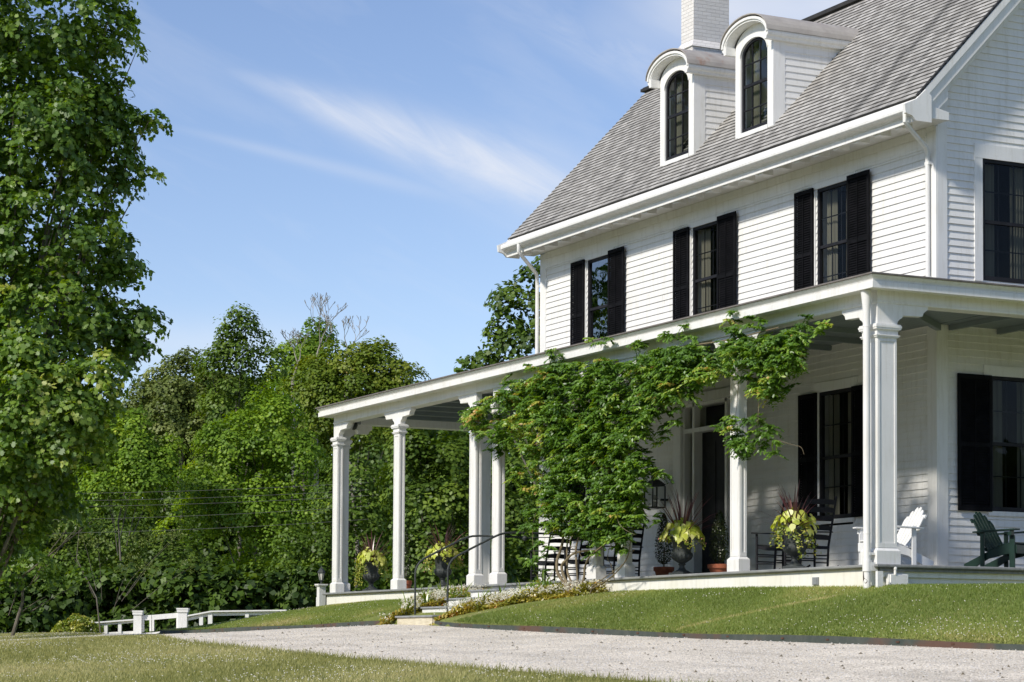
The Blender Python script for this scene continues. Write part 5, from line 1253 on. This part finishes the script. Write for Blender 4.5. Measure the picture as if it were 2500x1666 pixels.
# small pale tree at lower left
tree('sapling_tree', [(60, 1370, 90, 70), (30, 1300, 60, 60), (130, 1420, 50, 40), (-40, 1380, 60, 80), (20, 1440, 50, 30), (200, 1420, 26, 20), (190, 1280, 44, 28), (230, 1260, 22, 18)], 55, .11, 'syc', .24, 34, 'small young tree with thin trunk at lower left under big tree', tr=.05, base=tuple(map(float, (at(22, 1500, 55)[0], at(22, 1500, 55)[1], -.95))), jit=.7, dens=.8, tmpl=RH)
tree('locust_tree', [(195, 1270, 50, 26), (180, 1310, 60, 40), (240, 1320, 40, 30), (400, 1330, 60, 26), (350, 1345, 40, 40), (330, 1390, 50, 30), (440, 1300, 26, 12), (470, 1385, 40, 16)], 80, .10, 'olive', .35, 34, 'feathery pale sprays of a slender tree in front of the dark wood', tr=.03, jit=.7, dens=.75, aspect=.5)
bg = [
 ('maple_tree', [(575, 800, 45, 45), (585, 860, 75, 60), (560, 920, 95, 80), (640, 900, 60, 70), (580, 1010, 110, 90)], 112, 0.170, 'mapledark', 0.81, 144, 'tallest dark green maple standing left of the bare branches', 5),
 ('maple_tree', [(455, 890, 50, 30), (430, 950, 100, 70), (380, 990, 80, 60), (520, 980, 80, 70), (440, 1050, 130, 90), (340, 1030, 50, 50)], 118, 0.170, 'olive', 0.71, 136, 'silvery olive tree whose crown slopes down toward the left', 1),
 ('maple_tree', [(560, 1090, 90, 70), (650, 1050, 100, 90), (720, 1130, 90, 80), (520, 1180, 90, 80), (620, 1240, 130, 90), (480, 1280, 80, 70), (740, 1260, 100, 80), (640, 1360, 120, 80)], 96, 0.145, 'maple', 0.71, 153, 'bright green layered maple in the middle of the wood', 2),
 ('maple_tree', [(770, 950, 80, 70), (860, 880, 80, 50), (930, 900, 80, 60), (980, 930, 50, 35), (850, 980, 110, 90), (960, 990, 80, 60), (790, 1040, 80, 60), (900, 1060, 110, 60)], 106, 0.153, 'rust', 0.71, 149, 'yellowish maple with rusty tinged crown above porch end', 3),
 ('maple_tree', [(765, 825, 52, 34), (735, 880, 60, 50), (700, 900, 50, 50), (780, 880, 50, 50), (740, 960, 60, 60)], 120, 0.170, 'maple', 0.71, 136, 'round topped maple directly below the bare dead branches', 4),
 ('maple_tree', [(330, 1060, 60, 50), (310, 1110, 100, 70), (250, 1060, 60, 60), (360, 1150, 80, 60), (290, 1190, 110, 70), (400, 1120, 60, 50)], 92, 0.145, 'maple', 0.66, 149, 'fresh green maple beside the lower branches of the big tree', 6),
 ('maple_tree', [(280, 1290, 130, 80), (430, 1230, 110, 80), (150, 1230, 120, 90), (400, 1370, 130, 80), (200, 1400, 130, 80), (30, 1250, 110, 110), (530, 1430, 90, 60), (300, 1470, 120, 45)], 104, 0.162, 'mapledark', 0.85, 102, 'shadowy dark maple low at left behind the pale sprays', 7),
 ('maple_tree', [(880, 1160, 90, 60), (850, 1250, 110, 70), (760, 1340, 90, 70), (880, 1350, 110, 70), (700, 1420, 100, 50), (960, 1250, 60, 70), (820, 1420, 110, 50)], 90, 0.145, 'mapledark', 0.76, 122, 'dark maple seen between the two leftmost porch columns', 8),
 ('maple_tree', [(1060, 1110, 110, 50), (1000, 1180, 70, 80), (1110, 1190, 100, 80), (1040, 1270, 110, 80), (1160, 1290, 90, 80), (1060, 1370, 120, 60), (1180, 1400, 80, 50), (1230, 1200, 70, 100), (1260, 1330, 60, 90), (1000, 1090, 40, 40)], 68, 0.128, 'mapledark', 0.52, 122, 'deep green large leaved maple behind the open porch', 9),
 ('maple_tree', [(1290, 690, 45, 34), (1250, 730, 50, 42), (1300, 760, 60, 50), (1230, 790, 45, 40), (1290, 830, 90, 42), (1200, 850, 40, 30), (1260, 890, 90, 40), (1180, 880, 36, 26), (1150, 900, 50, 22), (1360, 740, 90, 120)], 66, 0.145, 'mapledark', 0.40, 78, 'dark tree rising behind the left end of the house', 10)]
for (nm, spec, s, lf, mt, R, per, lab, sd) in bg:
    rng = np.random.default_rng(200 + sd); bs_ = None if sd != 10 else tuple(map(float, (at(1450, 1560, 66)[0], at(1450, 1560, 66)[1], -1.6)))
    tree(nm, spec, s, lf, mt, R, per, lab, group='maples and other trees of the wood', base=bs_, tr=.12 if sd not in (6, 7, 9) else .06, dens=1.5 if sd != 10 else .9, bark='palebark' if sd in (3,) else 'bark', tmpl=RH if s > 80 else LOBE, zbase=-1.6, jit=.27, flat=.62, back=.3, core=.35 if s > 80 else .12)
# far wood closing the view
rng = np.random.default_rng(31)
ells = []
for px in range(-500, 1700, 95):
    top = np.interp(px, [-500, 250, 330, 420, 560, 980, 1100, 1700], [700, 1010, 1030, 960, 930, 960, 1060, 1100])
    for py in np.arange(top + 70, 1560, 130):
        ells.append((at(px + rng.normal(0, 20), py, 138 + rng.normal(0, 4)), (2.4, 2., 2.2)))
P, Nn, T = pads(ells, 1.2, 90, 2.4, back=.15)
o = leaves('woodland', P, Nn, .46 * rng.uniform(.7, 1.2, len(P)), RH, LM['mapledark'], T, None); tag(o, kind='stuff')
ug = []
for px in range(-300, 1400, 70):
    for py in (1330, 1400, 1470, 1530): ug.append((at(px + rng.normal(0, 20), py + rng.normal(0, 12), rng.uniform(112, 124)), (1.7, 1.4, 1.2)))
for px in range(-250, 720, 44):
    for py in (1440, 1500, 1545): ug.append((at(px + rng.normal(0, 15), py + rng.normal(0, 10), rng.uniform(88, 91)), (1.0, .8, .75)))
P, Nn, T = pads(ug, .6, 55, 1.8, back=.2)
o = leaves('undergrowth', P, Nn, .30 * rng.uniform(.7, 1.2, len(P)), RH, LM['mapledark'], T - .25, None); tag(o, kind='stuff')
hb_ = MB(); P = []; hx = np.linspace(-900, 1900, 40)
for i, px in enumerate(hx):
    a0 = at(px, 1500, 143); a1 = at(px, 1500, 150); a2 = at(px, 1500, 190); h_ = 9.5 + 1.2 * sin(i * .7)
    P += [(a0[0], a0[1], -4), (a1[0], a1[1], h_ * .8), ((a1[0] + a2[0]) / 2, (a1[1] + a2[1]) / 2, h_), (a2[0], a2[1], -4)]
hb_.add(P, [(i * 4 + k, i * 4 + 4 + k, i * 4 + 5 + k, i * 4 + 1 + k) for i in range(39) for k in range(3)])
mats['hill'] = pmat('wooded_hill', (.012, .022, .006), (.03, .05, .012), .95, .6, .5, 2)
tag(hb_.build('hill', mats['hill']), kind='structure')
# unseen woods added behind the camera to block low sky and darken the porch
rng = np.random.default_rng(41); ells = []
for x in np.arange(-75, 66, 4.5):
    for z in (1.5, 6.5): ells.append(((x + rng.normal(0, 1), -44 + rng.normal(0, 1.5), z + rng.normal(0, .8)), (3.2, 2.4, 3.2)))
for y in np.arange(-40, 60, 4.5):
    for z in (1.5, 6.5): ells.append(((64 + rng.normal(0, 1.5), y, z + rng.normal(0, .8)), (2.4, 3.2, 3.2)))
P, Nn, T = pads(ells, 1.5, 26, 1.2, back=1.)
o = leaves('unseen_woodland', P, Nn, 1.0 * rng.uniform(.7, 1.2, len(P)), RH, LM['mapledark'], T, None); tag(o, kind='stuff')
# bare dead crowns
def bare(px, py, pxs, s, lab, seed, Hh):
    rr = random.Random(seed); base = at(px, py, s); root = empty('bare_tree', (float(base[0]), float(base[1]), -1.5)); tag(root, lab, 'tree', 'leafless tree tops above the wood')
    b = MB(); h0 = base[2] + 1.5
    def grow(p, d, L, r, lv):
        n = 4; pts = [p]; rads = [r]
        for i in range(n):
            d = (d + Vector((rr.gauss(0, .10), rr.gauss(0, .10), .05 + rr.gauss(0, .05)))).normalized(); p = p + d * (L / n); pts.append(p); rads.append(r * (1 - .35 * (i + 1) / n))
        rads = [max(q_, .013) for q_ in rads]; b.tube(pts, rads, 5 if lv < 2 else 3, cap=False)
        if lv < 5:
            k = rr.choice((2, 3, 3)) if lv < 3 else 2
            for i in range(k):
                q = pts[-1] if i < 2 else pts[-2]; sp = rr.uniform(.35, .7) if lv else .6
                an = rr.uniform(0, 6.28) if lv else i * 2.1 + seed; nd = (d + Vector((cos(an) * sp, sin(an) * sp, rr.uniform(-.15, .1)))).normalized()
                grow(q, nd, L * rr.uniform(.6, .82), rads[-1] * .68, lv + 1)
    b.tube([(0, 0, 0), (.1, .1, h0 * .5), (0, 0, h0)], [.2, .14, .09], 7)
    grow(Vector((0, 0, h0)), Vector((0, 0, 1)), Hh, .075, 0); b.build('branches', mats['palebark'], root); return root
bare(770, 900, 0, 116, 'middle and tallest leafless grey crown above the wood', 3, 1.2)
bare(715, 930, 0, 117, 'leftmost leafless crown of thin grey twigs', 8, .95)
bare(845, 900, 0, 115, 'rightmost leafless crown of wide grey twigs', 12, .95)
# overhead wires
for i, (pl, pr, lab) in enumerate((((-200, 1204), (900, 1178), 'highest of the five overhead wires before the wood'), ((-200, 1222), (900, 1196), 'second overhead wire from the top'), ((-200, 1236), (900, 1210), 'third overhead wire from the top'), ((-200, 1270), (900, 1236), 'fourth overhead wire from the top'), ((-200, 1304), (900, 1268), 'lowest of the five overhead wires'))):
    a = Vector(at(*pl, 72)); c = Vector(at(*pr, 72)); b = MB(); pts = []
    for k in range(17):
        t = k / 16; q = a.lerp(c, t); q.z -= .35 * 4 * t * (1 - t) * .4; pts.append(q)
    b.tube(pts, .0055, 5); o = b.build('overhead_wire', mats['wire']); tag(o, lab, 'wire', 'overhead wires crossing in front of the wood')
for o in bpy.data.objects:                              # plain structure flags for the flat surfaces
    pass
print('objects', len(bpy.data.objects), 'faces', sum(len(m.polygons) for m in bpy.data.meshes))
